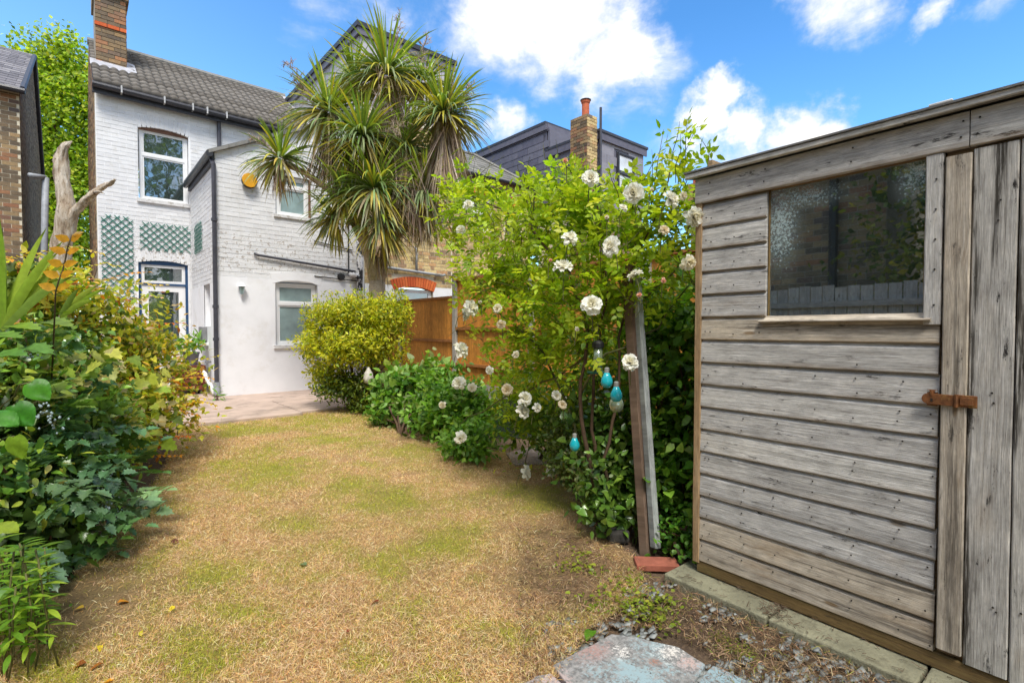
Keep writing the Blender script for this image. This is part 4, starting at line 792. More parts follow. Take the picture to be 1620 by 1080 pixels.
# ================================================================== edging slabs, painted slabs, bricks and stones
M['slabc'] = plain('lichen_concrete', (.24, .23, .155), .95, .35, 7, bmp=.7, dirt=((.11, .10, .065), 14, .50, .65))
es = empty('shed_edging', WS.P(.6, 0, .1), kind='structure')
for a, b in ((-.09, .385), (.395, .87), (.88, 1.36), (1.37, 1.85)): MB().wbox(WS, a, b, -.02, .042+rng.uniform(-.003, .003), -.10, .155).build('slab', M['slabc'], es, bevel=.006)
m, nt, b, o = newmat('flaking_painted_slab'); pos = nd(nt, 'ShaderNodeNewGeometry').outputs['Position']
base = ramp(nt, noise(nt, pos, 60, 5, .7), [(.35, (.13, .13, .13)), (.65, (.34, .33, .32))]); flake = noise(nt, pos, 75, 8, .85)
def patch(cx, cy, r_, colr_, thr_=.49):
    global base
    dst = nd(nt, 'ShaderNodeVectorMath', {0: pos, 1: (cx, cy, .02)}, operation='DISTANCE').outputs['Value']; f_ = mth(nt, 'ADD', mr(nt, dst, 0, r_, .28, -.25), mth(nt, 'ADD', mth(nt, 'MULTIPLY', mth(nt, 'SUBTRACT', noise(nt, pos, 12, 5), .5), .8), mth(nt, 'MULTIPLY_ADD', flake, 2.4, -.7)))
    base = mixc(nt, mr(nt, f_, thr_+.12, thr_+.18, 0, .85), base, colr_)
for px, py, r_, c_ in [(940, 1030, .20, (.38, .22, .19)), (1000, 1070, .30, (.30, .41, .44)), (985, 1030, .09, (.74, .70, .66)), (1040, 1020, .22, (.30, .40, .43)), (1060, 1030, .11, (.72, .67, .62)), (1095, 1050, .10, (.55, .38, .34)), (870, 1075, .15, (.46, .36, .34)), (1150, 1070, .22, (.27, .40, .45)), (1035, 1048, .045, (.32, .15, .10)), (1010, 1090, .2, (.29, .40, .44))]:
    q = onZ(px, py, .02); patch(q[0], q[1], r_, c_)
lk(nt, base, b.inputs['Base Color']); b.inputs['Roughness'].default_value = .85; bump(nt, b, flake, .4, .004); M['painted'] = m
pv = empty('painted_paving', (1.3, .9, 0), kind='structure')
def slab_poly(pts, z=.022, name='slab', mat=None, parent=None, **kw):
    P = [onZ(x, y, z)[:2] for x, y in pts]; P2 = []
    for i in range(len(P)):
        a, b_ = P[i], P[(i+1) % len(P)]
        for t in (0, .33, .66): P2.append(a+(b_-a)*t + rng.normal(0, .0025, 2))
    area = sum(P2[i][0]*P2[(i+1) % len(P2)][1]-P2[(i+1) % len(P2)][0]*P2[i][1] for i in range(len(P2)))
    if area < 0: P2 = P2[::-1]
    n = len(P2); V = [(p[0], p[1], z) for p in P2]+[(p[0], p[1], -.03) for p in P2]
    return MB().add(V, [tuple(range(n)), tuple(range(2*n-1, n-1, -1))]+[(i, n+i, n+(i+1) % n, (i+1) % n) for i in range(n)]).build(name, mat, parent, bevel=.004, **kw)
slab_poly([(874, 1052), (968, 1002), (1012, 1008), (1072, 1022), (1117, 1050), (1085, 1092), (1000, 1175), (905, 1092)], mat=M['painted'], parent=pv)
slab_poly([(838, 1072), (871, 1062), (898, 1092), (985, 1180), (830, 1230), (700, 1130)], mat=M['painted'], parent=pv); slab_poly([(1126, 1051), (1190, 1078), (1290, 1140), (1150, 1250), (1020, 1185), (1095, 1092)], mat=M['painted'], parent=pv)
st_ = slab_poly([(800, 716), (845, 706), (870, 716), (868, 733), (815, 735)], .02, 'stepping_stone', plain('mossy_pinkish_stone', (.30, .24, .20), .9, .3, 12, bmp=.4)); tag(st_, 'flat pinkish stone let into the far right edge of the lawn', 'stone')
bk = MB().box((-.105, -.05, 0), (.105, .05, .034)).build('red_brick', plain('worn_red_brick', (.34, .11, .07), .9, .25, 25, bmp=.5), M=Matrix.Translation(Vector(onZ(1038, 897, 0))) @ Matrix.Rotation(-.78, 4, 'Z'), bevel=.005); tag(bk, 'worn red brick lying flat at the foot of the leaning post', 'brick')
mb = MB(); mb.box((-.06, -.045, 0), (.06, .045, .075)); o = mb.build('dark_stone', plain('dark_stone', (.06, .055, .05), .9, .3, 25, bmp=.6), M=Matrix.Translation(Vector(onZ(977, 856, 0))) @ Matrix.Rotation(-.6, 4, 'Z'), bevel=.018); tag(o, 'small dark stone block half hidden under ivy beside the post', 'stone')
# slate chips
V = []; T = []; CLr = []; tot = 0
for i in range(2100):
    if i < 1700: px, py = rng.uniform(985, 1480), rng.uniform(925, 1150); q = onZ(px, py, 0)
    else: px, py = rng.uniform(860, 1000), rng.uniform(985, 1060); q = onZ(px, py, 0); 
    rel = (q-SP) @ SNv
    if rel < .16 or (i >= 1700 and rng.random() < .7): continue
    if fbm2(np.array([q[0]]), np.array([q[1]]), 7, 4)[0] < .46: continue
    n = rng.integers(4, 7); a0 = rng.uniform(0, 6.3); s = rng.uniform(.007, .021); tn = rng.normal(0, .22, 2); z0 = .006+rng.uniform(0, .012); top = []
    for k in range(n): a = a0+k*6.283/n+rng.uniform(-.25, .25); rr_ = s*rng.uniform(.6, 1.15); x, y = rr_*math.cos(a)*1.3, rr_*math.sin(a)*.8; top.append((q[0]+x, q[1]+y, z0+x*tn[0]+y*tn[1]))
    cz = .40*np.array([.68, .72, .70])*rng.uniform(.55, 1.25); bot = [(x*1.0, y, z-.004) for x, y, z in top]; V += top+bot
    T += [(tot, tot+k, tot+k+1) for k in range(1, n-1)] + [t for k in range(n) for t in ((tot+k, tot+n+k, tot+n+(k+1) % n), (tot+k, tot+n+(k+1) % n, tot+(k+1) % n))]; CLr += [cz]*(2*n); tot += 2*n
M['chip'] = leafmat('slate_chip', 0., .6, .4, .2); o = bpy.data.objects.new('slate_chips', np_mesh('slate_chips', V, T, M['chip'], np.array(CLr))); link(o, kind='stuff', label='blue grey slate chips scattered beside the shed slabs', category='gravel')
# litter lying on the edging slabs and against the shed
mbl = MB()
for i in range(420):
    u = rng.uniform(-.08, 1.8); n_ = abs(rng.normal(0, .035))-.0 if rng.random() < .6 else .155-abs(rng.normal(0, .02)); 
    if rng.random() < .35: u = .39+rng.normal(0, .03); n_ = rng.uniform(-.02, .15)
    a_ = rng.uniform(0, 6.28); L_ = rng.uniform(.008, .03); p_ = WS.P(u, .046+rng.uniform(0, .004), n_-.01); q_ = p_+np.array([math.cos(a_), math.sin(a_), rng.uniform(0, .3)])*L_; mbl.tube([p_, q_], rng.uniform(.0006, .0016), 3, False)
mbl.build('slab_litter', plain('dark_litter', (.12, .08, .05), .9, .5, 60), es, kind='stuff')
# ================================================================== leaning post, hanging things
M['post_dark'] = woodmat('dark_brown_post', (.15, .10, .07), (.26, .19, .14), (.06, .04, .03), (.18, .08, .03), .5, .6); M['post_grey'] = woodmat('blue_grey_plank', (.30, .32, .32), (.44, .46, .45), (.18, .19, .19), (.16, .17, .13), .4, .3)
lp = empty('leaning_post', onZ(1032, 868), 'leaning timber post of a brown and a blue grey plank beside the shed', 'post')
def bar(name, a, b, w, d, mat, parent, roll=0.):
    a, b = Vector(a), Vector(b); L = (b-a).length; q = (b-a).to_track_quat('X', 'Y').to_matrix().to_4x4()
    return MB().box((-L/2, -d/2, -w/2), (L/2, d/2, w/2)).build(name, mat, parent, M=Matrix.Translation((a+b)/2) @ q @ Matrix.Rotation(roll, 4, 'X'), bevel=.004)
pa, pb = C(1024, 880, 2.68), C(994, 420, 2.95); bar('brown_plank', pa, pb, .065, .055, M['post_dark'], lp, .5); off_ = Rt*.045+Fh*.02
bar('grey_plank', C(1037, 866, 2.63), C(1005.5, 425, 2.92), .034, .05, M['post_grey'], lp, .2)
M['bulb'] = plain('turquoise_glass', (.01, .36, .42), .12, .15, 20, bmp=0, spec=.8); M['clear'] = glassmat('clear_glass', (.16, .2, .12), .15)
def bulb(px, py, d, s, mat, label, g_='turquoise solar bulbs hanging in the rose'):
    c = C(px, py, d); r = empty('hanging_bulb', c, label, 'garden light', g_); x, y, z = c
    MB().lathe((x, y, z), [(.004, -.036*s), (.016*s, -.034*s), (.026*s, -.022*s), (.030*s, -.006*s), (.027*s, .010*s), (.018*s, .028*s), (.012*s, .040*s)], 16).build('glass', mat, r, smooth=True)
    MB().lathe((x, y, z+.040*s), [(.0125*s, 0), (.0125*s, .022*s), (.006*s, .026*s)], 10).build('cap', M['galv'], r); MB().tube([(x, y, z+.066*s), (x+.002, y, z+.11*s)], .0012, 4).build('hook', M['black'], r)
bulb(960, 602, 2.62, 1.05, M['bulb'], 'turquoise bulb hanging just below the bird feeder'); bulb(975, 624, 2.55, 1.02, M['bulb'], 'turquoise bulb hanging against the clear one, right of the feeder'); bulb(909, 703, 2.75, .95, M['bulb'], 'turquoise bulb hanging lowest, near the ground'); bulb(975, 638, 2.66, 1.3, M['clear'], 'clear glass bulb hanging behind a turquoise one', None)
c = C(946, 565, 2.85); x, y, z = c; r = empty('bird_feeder', c, 'tubular bird feeder with dark cap and green tray hanging in the rose', 'bird feeder')
MB().lathe((x, y, z-.075), [(.026, 0), (.026, .13)], 14).build('seed_tube', M['clear'], r, smooth=True); MB().lathe((x, y, z+.056), [(.034, 0), (.034, .022), (.024, .036), (.004, .04)], 16).build('lid', M['black'], r)
MB().lathe((x, y, z-.095), [(.03, 0), (.062, .006), (.064, .014), (.03, .014)], 18).build('tray', plain('dark_green_plastic', (.01, .10, .09), .35), r); MB().tube([(x, y, z+.09), (x, y, z+.2)], .0015, 4).build('wire', M['black'], r)
# dark green board at the back of the bed
gb = MB().box((-.35, -.02, 0), (.35, .02, .42)).build('green_board', plain('mossy_dark_green_board', (.018, .03, .018), .8, .5, 8), M=Matrix.Translation(Vector(onZ(822, 705))+Vector((.3, .25, 0))) @ Matrix.Rotation(-.75, 4, 'Z')); tag(gb, 'dark mossy board standing in the bed under the rose', 'board')
print('shed ok')
# ================================================================== leaves
def T_oval(w=.5, fold=.10, curl=-.12, n=3):
    ts = [0, .28, .62, 1.0]; ws = [0, w*.5, w*.42, 0]; V = [(0, 0, 0)]
    for t, x in zip(ts[1:3], ws[1:3]): z = curl*t*t; V += [(-x, t, z+fold*x*2), (0, t, z), (x, t, z+fold*x*2)]
    V.append((0, 1, curl)); return np.array(V), np.array([(0, 2, 1), (0, 3, 2), (1, 2, 5), (1, 5, 4), (2, 3, 6), (2, 6, 5), (4, 5, 7), (5, 6, 7)])
def T_small(w=.5, fold=.12): return np.array([(0, 0, 0), (-w/2, .45, fold*w), (0, .5, -.03), (w/2, .45, fold*w), (0, 1, -.06)]), np.array([(0, 2, 1), (0, 3, 2), (1, 2, 4), (2, 3, 4)])
def T_fan(out, curl=-.1, fold=.1):
    """leaf outline (right half, base to tip) mirrored about the midrib"""
    R_ = [(x, y) for x, y in out]; n = len(R_); V = [(0, y, curl*y*y) for _, y in R_] + [(x, y, curl*y*y+fold*abs(x)) for x, y in R_] + [(-x, y, curl*y*y+fold*abs(x)) for x, y in R_]; F = []
    for i in range(n-1): F += [(i, n+i, n+i+1), (i, n+i+1, i+1), (i, 2*n+i+1, 2*n+i), (i, i+1, 2*n+i+1)]
    return np.array(V), np.array(F)
T_HOLLY = T_fan([(.02, 0), (.17, .08), (.26, .04), (.2, .22), (.36, .26), (.22, .42), (.33, .5), (.17, .62), (.22, .72), (.07, .82), (0, 1)], -.2, .25)
T_HEART = T_fan([(.03, 0), (.3, -.08), (.43, .12), (.42, .35), (.3, .6), (.12, .85), (0, 1)], -.22, .16)
T_LOBED = T_fan([(.02, 0), (.28, -.05), (.34, .12), (.5, .2), (.34, .36), (.42, .56), (.22, .58), (.2, .78), (.06, .84), (0, 1)], -.12, .14)
T_SERR = T_fan([(.02, 0), (.16, .12), (.24, .3), (.25, .5), (.17, .72), (.08, .88), (0, 1)], -.15, .2)
T_NARROW = T_fan([(.02, 0), (.09, .2), (.12, .45), (.08, .75), (0, 1)], -.25, .2)
def T_big():
    V = []; nu, nv = 9, 13
    for j in range(nv):
        v = j/(nv-1); w = .46*math.sin(math.pi*min(1, (v*.93+.07))**.8)**.8*(1 if v < 1 else 0)
        for i in range(nu):
            u = i/(nu-1)*2-1; V.append((u*w, v-.06*(1-v)*u*u, -.16*v*v+.10*abs(u)*w+.02*math.cos(6.283*(6.5*v-1.8*abs(u)))*min(1, abs(u)*4)-.05*u*u*u*u+.02*math.sin(7*v+3*u)))
    F = []
    for j in range(nv-1):
        for i in range(nu-1): a = j*nu+i; F += [(a, a+1, a+nu+1), (a, a+nu+1, a+nu)]
    return np.array(V), np.array(F)
T_BIG = T_big()
def nrm(a): return a/(np.linalg.norm(a, axis=-1, keepdims=True)+1e-9)
def basis(d, n):
    d = nrm(d); n = nrm(n - d*np.sum(n*d, -1, keepdims=True)); x = np.cross(d, n); return np.stack([x, d, n], -1)
def pal(n, cols, w=None, var=.15):
    cols = np.array(cols); i = rng.choice(len(cols), n, p=None if w is None else np.array(w)/np.sum(w)); return np.clip(cols[i]*(1+rng.normal(0, var, (n, 1)))*(1+rng.normal(0, var*.3, (n, 3))), .004, .95)
_tm = {}
def leaves(parent, P, d, n, s, col, tmpls, mat, n_ind=0, part='leaf', stuff='foliage', minpx=9):
    """scatter leaves; the n_ind that show largest are objects of their own, the rest one joined part"""
    P = np.asarray(P); N = len(P); B = basis(d, n)*np.asarray(s).reshape(-1, 1, 1); ti = rng.integers(0, len(tmpls), N)
    ind = np.zeros(N, bool)
    if n_ind:
        dp = np.maximum(depth(P), .3); px = np.asarray(s)*800/dp; vis = inframe(P, 10); dist = np.linalg.norm(P-OC, axis=1)
        sc = np.where(vis & (px > minpx), px*(1.4-.4*(dist-dist.min())/(np.ptp(dist)+1e-6)), 0); o_ = np.argsort(-sc)[:n_ind]; ind[o_[sc[o_] > 0]] = True
    Vs = []; Ts = []; Cs = []; tot = 0
    for k, (V, T) in enumerate(tmpls):
        m = (ti == k) & ~ind; q = m.sum()
        if q:
            W_ = np.einsum('nij,vj->nvi', B[m], V)+P[m][:, None]; Vs.append(W_.reshape(-1, 3)); Ts.append((T[None]+np.arange(q)[:, None, None]*len(V)+tot).reshape(-1, 3)); Cs.append(np.repeat(col[m], len(V), 0)); tot += q*len(V)
        for i in np.where((ti == k) & ind)[0]:
            key = (id(tmpls[k][0]), mat.name)
            if key not in _tm: _tm[key] = (np_mesh(part, V, T, mat, np.ones((len(V), 3)), True), tmpls[k][0])
            Mx = Matrix.Identity(4)
            for a in range(3):
                for b in range(3): Mx[a][b] = float(B[i, a, b])
                Mx[a][3] = float(P[i, a])
            place(part, _tm[key][0], Mx, parent, col[i])
    if Vs:
        o = bpy.data.objects.new(stuff, np_mesh(stuff, np.concatenate(Vs), np.concatenate(Ts), mat, np.concatenate(Cs), True)); link(o, parent, kind='stuff'); return o
def blobpts(blobs, n, shell=.45):
    """points in ellipsoids (centre, rx, ry, rz), weighted to the outside; returns points and outward directions"""
    w = np.array([b[1]*b[2]+b[2]*b[3]+b[1]*b[3] for b in blobs]); i = rng.choice(len(blobs), n, p=w/w.sum()); u = nrm(rng.normal(size=(n, 3))); r = (1-shell*rng.random(n)**1.5)*(1+rng.normal(0, .07, n))
    c = np.array([b[0] for b in blobs])[i]; R_ = np.array([b[1:4] for b in blobs])[i]
    P = c+u*R_*r[:, None]; lump = .27*np.sin(P[:, 0]*9+P[:, 2]*7)*np.sin(P[:, 1]*8+P[:, 2]*5); P = P+u*R_*lump[:, None]; return P, nrm(u/R_)
def twigs(blobs, ntw, per, spread, shell=.5):
    P, o = blobpts(blobs, ntw, shell); P = np.repeat(P, per, 0)+rng.normal(0, spread, (ntw*per, 3)); o = np.repeat(o, per, 0); return P, o
UPv = np.array([0, 0, 1.])
def rosette(P, o, spread=.8, up=.5): d = nrm(o*.5+rng.normal(0, spread, P.shape)+UPv*.0); n = nrm(UPv*up+o*.5+rng.normal(0, .35, P.shape)); return d, n
def stems(parent, name, mat, items, n=5, **kw):
    mb = MB()
    for pts, rad in items: mb.tube(pts, rad, n)
    return mb.build(name, mat, parent, smooth=True, **kw)
def bend(a, b, sag=.1, k=6, wob=.03):
    a, b = np.asarray(a, float), np.asarray(b, float); t = np.linspace(0, 1, k); w = rng.normal(0, wob, (k, 3)); w[0] = 0; w[-1] = 0
    return [a+(b-a)*x+np.array([0, 0, sag*4*x*(1-x)])+w[i] for i, x in enumerate(t)]
M['leaf'] = leafmat('leaf', .46, .42, .4); M['gloss_leaf'] = leafmat('glossy_leaf', .22, .28, .55); M['petal'] = leafmat('white_petal', .42, .6, .2, .05, (1.2, 1.16, .92)); M['dry'] = leafmat('dry_leaf', .2, .7, .2); M['sword'] = leafmat('sword_leaf', .25, .38, .45, .2)
M['stem'] = plain('green_brown_stem', (.12, .12, .04), .7, .3, 30); M['twig'] = plain('brown_twig', (.10, .06, .035), .85, .3, 30, bmp=.4); m, nt, b, o = newmat('bleached_dead_wood'); pos = nd(nt, 'ShaderNodeNewGeometry').outputs['Position']; sv = nd(nt, 'ShaderNodeMapping', {0: pos, 3: (26, 26, 5)}).outputs[0]
n_ = noise(nt, sv, 1., 8, .7); c_ = ramp(nt, n_, [(.3, (.20, .13, .08)), (.46, (.48, .38, .28)), (.6, (.74, .66, .56))]); pit = noise(nt, nd(nt, 'ShaderNodeMapping', {0: pos, 3: (60, 60, 22)}).outputs[0], 1., 4, .7); c_ = mixc(nt, mr(nt, pit, .6, .66, 0, .8), c_, (.10, .06, .04)); lk(nt, c_, b.inputs['Base Color']); b.inputs['Roughness'].default_value = .9; bump(nt, b, n_, .9, .04); M['deadwood'] = m
# ------------------------------------------------------------------ grass and litter
def in_lawn_samples(n, px_uniform):
    if px_uniform:
        px = rng.uniform(-60, 1250, n); py = rng.uniform(640, 1190, n); r = FW+Rt*((px-810)/800)[:, None]+UP*((540-py)/800)[:, None]; t = -EYE/r[:, 2]; x, y = r[:, 0]*t, r[:, 1]*t
    else: x = rng.uniform(-1.3, 3.6, n); y = rng.uniform(-.6, 7.4, n)
    m = inpoly(x, y, LAWN); return x[m], y[m]
def blades(x, y, lmin, lmax, w, lie, cols, cw, name, kind='stuff', z0=.0):
    n = len(x); L = rng.uniform(lmin, lmax, n); a = rng.uniform(0, 6.283, n); el = np.abs(rng.normal(0, lie, n)); d = np.stack([np.cos(a)*np.cos(el), np.sin(a)*np.cos(el), np.sin(el)], 1); s = np.stack([-np.sin(a), np.cos(a), np.zeros(n)], 1)
    s[:, 2] = rng.normal(0, .5, n); P = np.stack([x, y, z0+rng.uniform(.006, .02, n)], 1); W_ = (w*rng.uniform(.7, 1.3, n))[:, None]; Lc = L[:, None]
    kink = d*Lc*.55+UPv*Lc*.08; tip = d*Lc+rng.normal(0, .18, (n, 3))*Lc; tip[:, 2] = np.maximum(tip[:, 2], -.004)
    V = np.stack([P-s*W_/2, P+s*W_/2, P+kink-s*W_*.4, P+kink+s*W_*.4, P+tip], 1).reshape(-1, 3); T = (np.array([(0, 1, 3), (0, 3, 2), (2, 3, 4)])[None]+np.arange(n)[:, None, None]*5).reshape(-1, 3)
    return V, T, np.repeat(cw, 5, 0)
parts_ = []
for n, uni in ((230000, True), (230000, False)):
    x, y = in_lawn_samples(n, uni); gr = greenness(x, y); ba = bareness(x, y); keep = rng.random(len(x)) > np.clip(ba*1.25-.05, 0, .93); x, y, gr, ba = x[keep], y[keep], gr[keep], ba[keep]
    isg = rng.random(len(x)) < np.clip((gr-.22)*1.5, .07, .9)
    dd = np.hypot(x, y)
    cs = pal(len(x), [(.86, .58, .25), (.90, .69, .40), (.68, .40, .15), (.32, .16, .07), (.86, .59, .38)], [3, 3, 2.3, 1.6, 2], .22)
    cg = pal(len(x), [(.42, .44, .04), (.54, .50, .06), (.32, .37, .03), (.60, .52, .10)], [3, 3, 2, 1.5], .18)
    far = np.clip(dd/3.0, 1, 2.4)
    for m, l0, l1, lie, c in ((~isg, .012, .036, .42, cs), (isg, .010, .028, .8, cg)):
        parts_.append(blades(x[m], y[m], l0, l1, .0013*far[m], lie, None, c[m], ''))
V = []; T = []; Cc = []; tot = 0
for a, b, c in parts_: V.append(a); T.append(b+tot); Cc.append(c); tot += len(a)
M['grass'] = leafmat('grass_blade', .25, .65, .2, .2, (1.1, 1.05, .8))
o = bpy.data.objects.new('grass', np_mesh('grass', np.concatenate(V), np.concatenate(T), M['grass'], np.concatenate(Cc))); link(o, kind='stuff', label='short sun-scorched straw coloured lawn grass with green patches', category='grass')
# dry litter on the bare soil near the shed and under the bushes
n = 26000; px = rng.uniform(820, 1500, n); py = rng.uniform(830, 1190, n); r = FW+Rt*((px-810)/800)[:, None]+UP*((540-py)/800)[:, None]; t = -EYE/r[:, 2]; x, y = r[:, 0]*t, r[:, 1]*t; m = ((x-SP[0])*SNv[0]+(y-SP[1])*SNv[1] > .15) & ~((x > 1.18) & (x < 1.75) & (y < 1.22) & (y > .55) & (py > 1000) & (px < 1130)); x, y = x[m], y[m]
x2 = np.concatenate([rng.uniform(-1.4, .9, 9000), rng.uniform(2.4, 4.6, 12000)]); y2 = np.concatenate([rng.uniform(1, 7, 9000), rng.uniform(1.4, 8, 12000)]); m = ~inpoly(x2, y2, LAWN); x = np.concatenate([x, x2[m]]); y = np.concatenate([y, y2[m]])
a, b, c = blades(x, y, .015, .05, .0022*np.ones(len(x)), .25, None, pal(len(x), [(.34, .22, .12), (.22, .13, .07), (.50, .36, .22), (.12, .08, .05), (.3, .3, .06)], [3, 3, 2, 3, .6], .2), '')
o = bpy.data.objects.new('dry_litter', np_mesh('dry_litter', a, b, M['grass'], c)); link(o, kind='stuff', label='dry brown stems and litter strewn over the bare soil', category='litter')
# green weeds and moss in front of the painted slabs
def weed(name, pts, n, s, cols, label, cat='weed', tm=None, h=.02, rad=.05, ind=0):
    c0 = onZ(*pts[0][:2], 0); r = empty(name, c0, label, cat); P = []
    for px, py, w in pts:
        q = onZ(px, py, 0); k = int(n*w); P.append(q+np.stack([rng.normal(0, rad*w**.5, k), rng.normal(0, rad*w**.5, k), np.abs(rng.normal(h, h*.6, k))], 1))
    P = np.concatenate(P); d = nrm(rng.normal(0, 1, P.shape)*[1, 1, .3]+[0, 0, .25]); nn = nrm(UPv+rng.normal(0, .3, P.shape)); leaves(r, P, d, nn, s*rng.uniform(.6, 1.3, len(P)), pal(len(P), cols), tm or [T_oval(.6), T_oval(.5)], M['leaf'], ind); return r
LIME = [(.28, .36, .03), (.20, .28, .03), (.36, .40, .05)]
weed('green_weed', [(990, 930, .8), (1000, 965, 1.), (1050, 955, .6), (1020, 975, 1.), (940, 960, .5), (1045, 985, .4)], 130, .022, LIME, 'lime green low weeds in front of the painted slabs', rad=.06)
weed('moss', [(1165, 1030, 1.), (1140, 1010, .5), (1180, 1045, .5)], 220, .010, LIME+[(.2, .2, .04)], 'mossy green tuft among slate chips near the shed slabs', 'moss', rad=.035, h=.008)
weed('green_weed', [(905, 900, 1.), (920, 880, .6), (935, 905, .6)], 60, .022, LIME, 'sparse green weeds left of the dark stone', rad=.05); weed('green_weed', [(1225, 950, 1.), (1240, 958, .4)], 50, .015, LIME, 'tiny weed growing from the joint of the shed slabs', rad=.02)
def single_leaf(px, py, s, col, label, name='fallen_leaf', tm=None, tilt=.25, mat='leaf'):
    q = onZ(px, py, .025); B = basis(nrm(rng.normal(0, 1, (1, 3))*[1, 1, .1]), nrm(UPv[None]+rng.normal(0, tilt, (1, 3))))*s; V, T = tm or T_oval(.6)
    me = np_mesh(name, np.einsum('ij,vj->vi', B[0], V), T, M[mat], np.tile(col, (len(V), 1)), True); o = bpy.data.objects.new(name, me); o.location = q; link(o, label=label, category='leaf')
single_leaf(936, 997, .055, (.14, .34, .02), 'bright green leaf standing at the edge of the painted slab', tm=T_HEART, tilt=.6); single_leaf(484, 893, .06, (.22, .34, .16), 'pale green leaf lying alone in mid lawn', tm=T_SERR)
for px, py, s, c, l in [(137, 1047, .05, (.30, .08, .02), 'russet curled leaf, lowest left on the lawn'), (165, 1048, .045, (.34, .12, .02), 'brown orange leaf beside the russet one'), (157, 1020, .03, (.70, .55, .03), 'yellow leaf above the russet leaves at lower left'), (223, 997, .028, (.6, .55, .04), 'small yellow green leaf at lower left lawn'), (277, 958, .03, (.75, .6, .03), 'small bright yellow leaf in the left lawn'), (185, 953, .05, (.5, .2, .02), 'orange brown leaf near the left border'), (270, 855, .05, (.14, .05, .03), 'dark brown leaf lying by the mahonia'), (133, 960, .04, (.55, .36, .04), 'ochre leaf on bare soil at the left border'), (600, 950, .035, (.25, .06, .03), 'dark red brown leaf on the lower middle lawn'), (548, 1000, .03, (.22, .06, .03), 'tiny brown curled leaf at lower mid lawn'), (180, 1075, .05, (.7, .32, .02), 'orange leaf at the bottom left edge'), (795, 812, .035, (.62, .5, .3), 'pale straw coloured leaf on the right lawn'), (350, 855, .035, (.3, .16, .06), 'brown leaf in left centre of the lawn')]:
    single_leaf(px, py, s, c, l, tm=T_oval(.65, .2, -.35), mat='dry')
# ------------------------------------------------------------------ tree behind
def tree(name, base, h, crown, ntw, per, ls, cols, label, tr=.25, lean=(0, 0), group=None, limbs=9, spread=.35, tm=None, w=None):
    base = np.array(base, float); r = empty(name, base, label, 'tree', group); top = base+np.array([lean[0], lean[1], h*.75]); it = [(bend(base, top, 0, 7, .12), np.linspace(tr, tr*.3, 7))]
    for k in range(limbs):
        b = crown[k % len(crown)]; q = np.array(b[0])+rng.normal(0, .3, 3)*np.array(b[1:4]); a = base+(top-base)*rng.uniform(.35, .85); it.append((bend(a, q, .2, 5, .15), np.linspace(tr*.35, tr*.08, 5)))
    stems(r, 'trunk', M['twig'], it, 7); P, o = twigs(crown, ntw, per, spread, .55); d, n = rosette(P, o, .8, .6); leaves(r, P, d, n, ls*rng.uniform(.7, 1.3, len(P)), pal(len(P), cols, w, .2), tm or [T_small(.6), T_small(.75)], M['leaf'], 0, stuff='crown'); return r
def cb(px, py, d, rx, rz=None, ry=None): return (C(px, py, d), rx, ry or rx, rz or rx)
q = onZ(95, 560, 0); dT = 21.; bT = C(95, 540, dT); bT[2] = 0
tree('lime_tree', bT, 13, [cb(95, 105, dT, 1.2, 1.3), cb(55, 150, dT, 1.0, 1.2), cb(125, 150, dT, 1.1, 1.4), cb(90, 200, dT, 1.7, 1.7), cb(70, 270, dT, 1.5, 1.6), cb(130, 280, dT, 1.3, 1.7), cb(100, 360, dT, 1.7, 1.6), cb(90, 420, dT, 1.8, 1.6), cb(60, 95, dT, .5, .5), cb(112, 82, dT, .4, .5), cb(40, 85, dT, .35, .3), cb(175, 250, dT+1, 1.5, 2.0)],
     2300, 14, .17, [(.30, .46, .03), (.42, .56, .04), (.14, .26, .02), (.56, .64, .08)], 'tall bright green tree rising between the two houses at left', .3, spread=.28, w=[3, 3, 2, 1.5])
# trees beyond the garden, mirrored in the windows
DK = [(.03, .07, .015), (.05, .10, .02), (.08, .13, .03)]
for k, (x, y, h, rr_, l) in enumerate([(-4.2, .2, 6.5, 1.6, 'dark evergreen behind the grey fence, mirrored in the shed window'), (-4.6, -3.2, 7.5, 1.9, 'second dark evergreen behind the camera on the left'), (-2.5, -10, 14, 3.2, 'broad tree behind the camera, left of three'), (4, -11, 15, 3.4, 'broad tree behind the camera, middle of three'), (10.5, -10, 13, 3.2, 'broad tree behind the camera, right of three')]):
    tree('evergreen_tree' if k < 2 else 'garden_tree', (x, y, 0), h, [((x, y, h*.35), rr_, rr_, h*.22), ((x+.3, y+.4, h*.62), rr_*.9, rr_*.9, h*.25), ((x-.2, y-.3, h*.85), rr_*.6, rr_*.6, h*.16)], 900, 9, .22, DK if k < 2 else [(.08, .15, .02), (.14, .22, .03)], l, .2, spread=.25)
sh_ = empty('hedge_shrub', (-2.6, 1.2, 0), 'dark shrub just behind the grey fence, mirrored low in the shed window', 'shrub'); P, o_ = twigs([((-2.7, .9, 1.8), .8, 1.35, 1.9), ((-2.6, -.8, 1.8), .8, 1.5, 2.0)], 1700, 8, .1); d, n = rosette(P, o_); leaves(sh_, P, d, n, rng.uniform(.06, .12, len(P)), pal(len(P), [(.08, .14, .02), (.18, .22, .03), (.3, .28, .04)]), [T_small(.6)], M['leaf'])
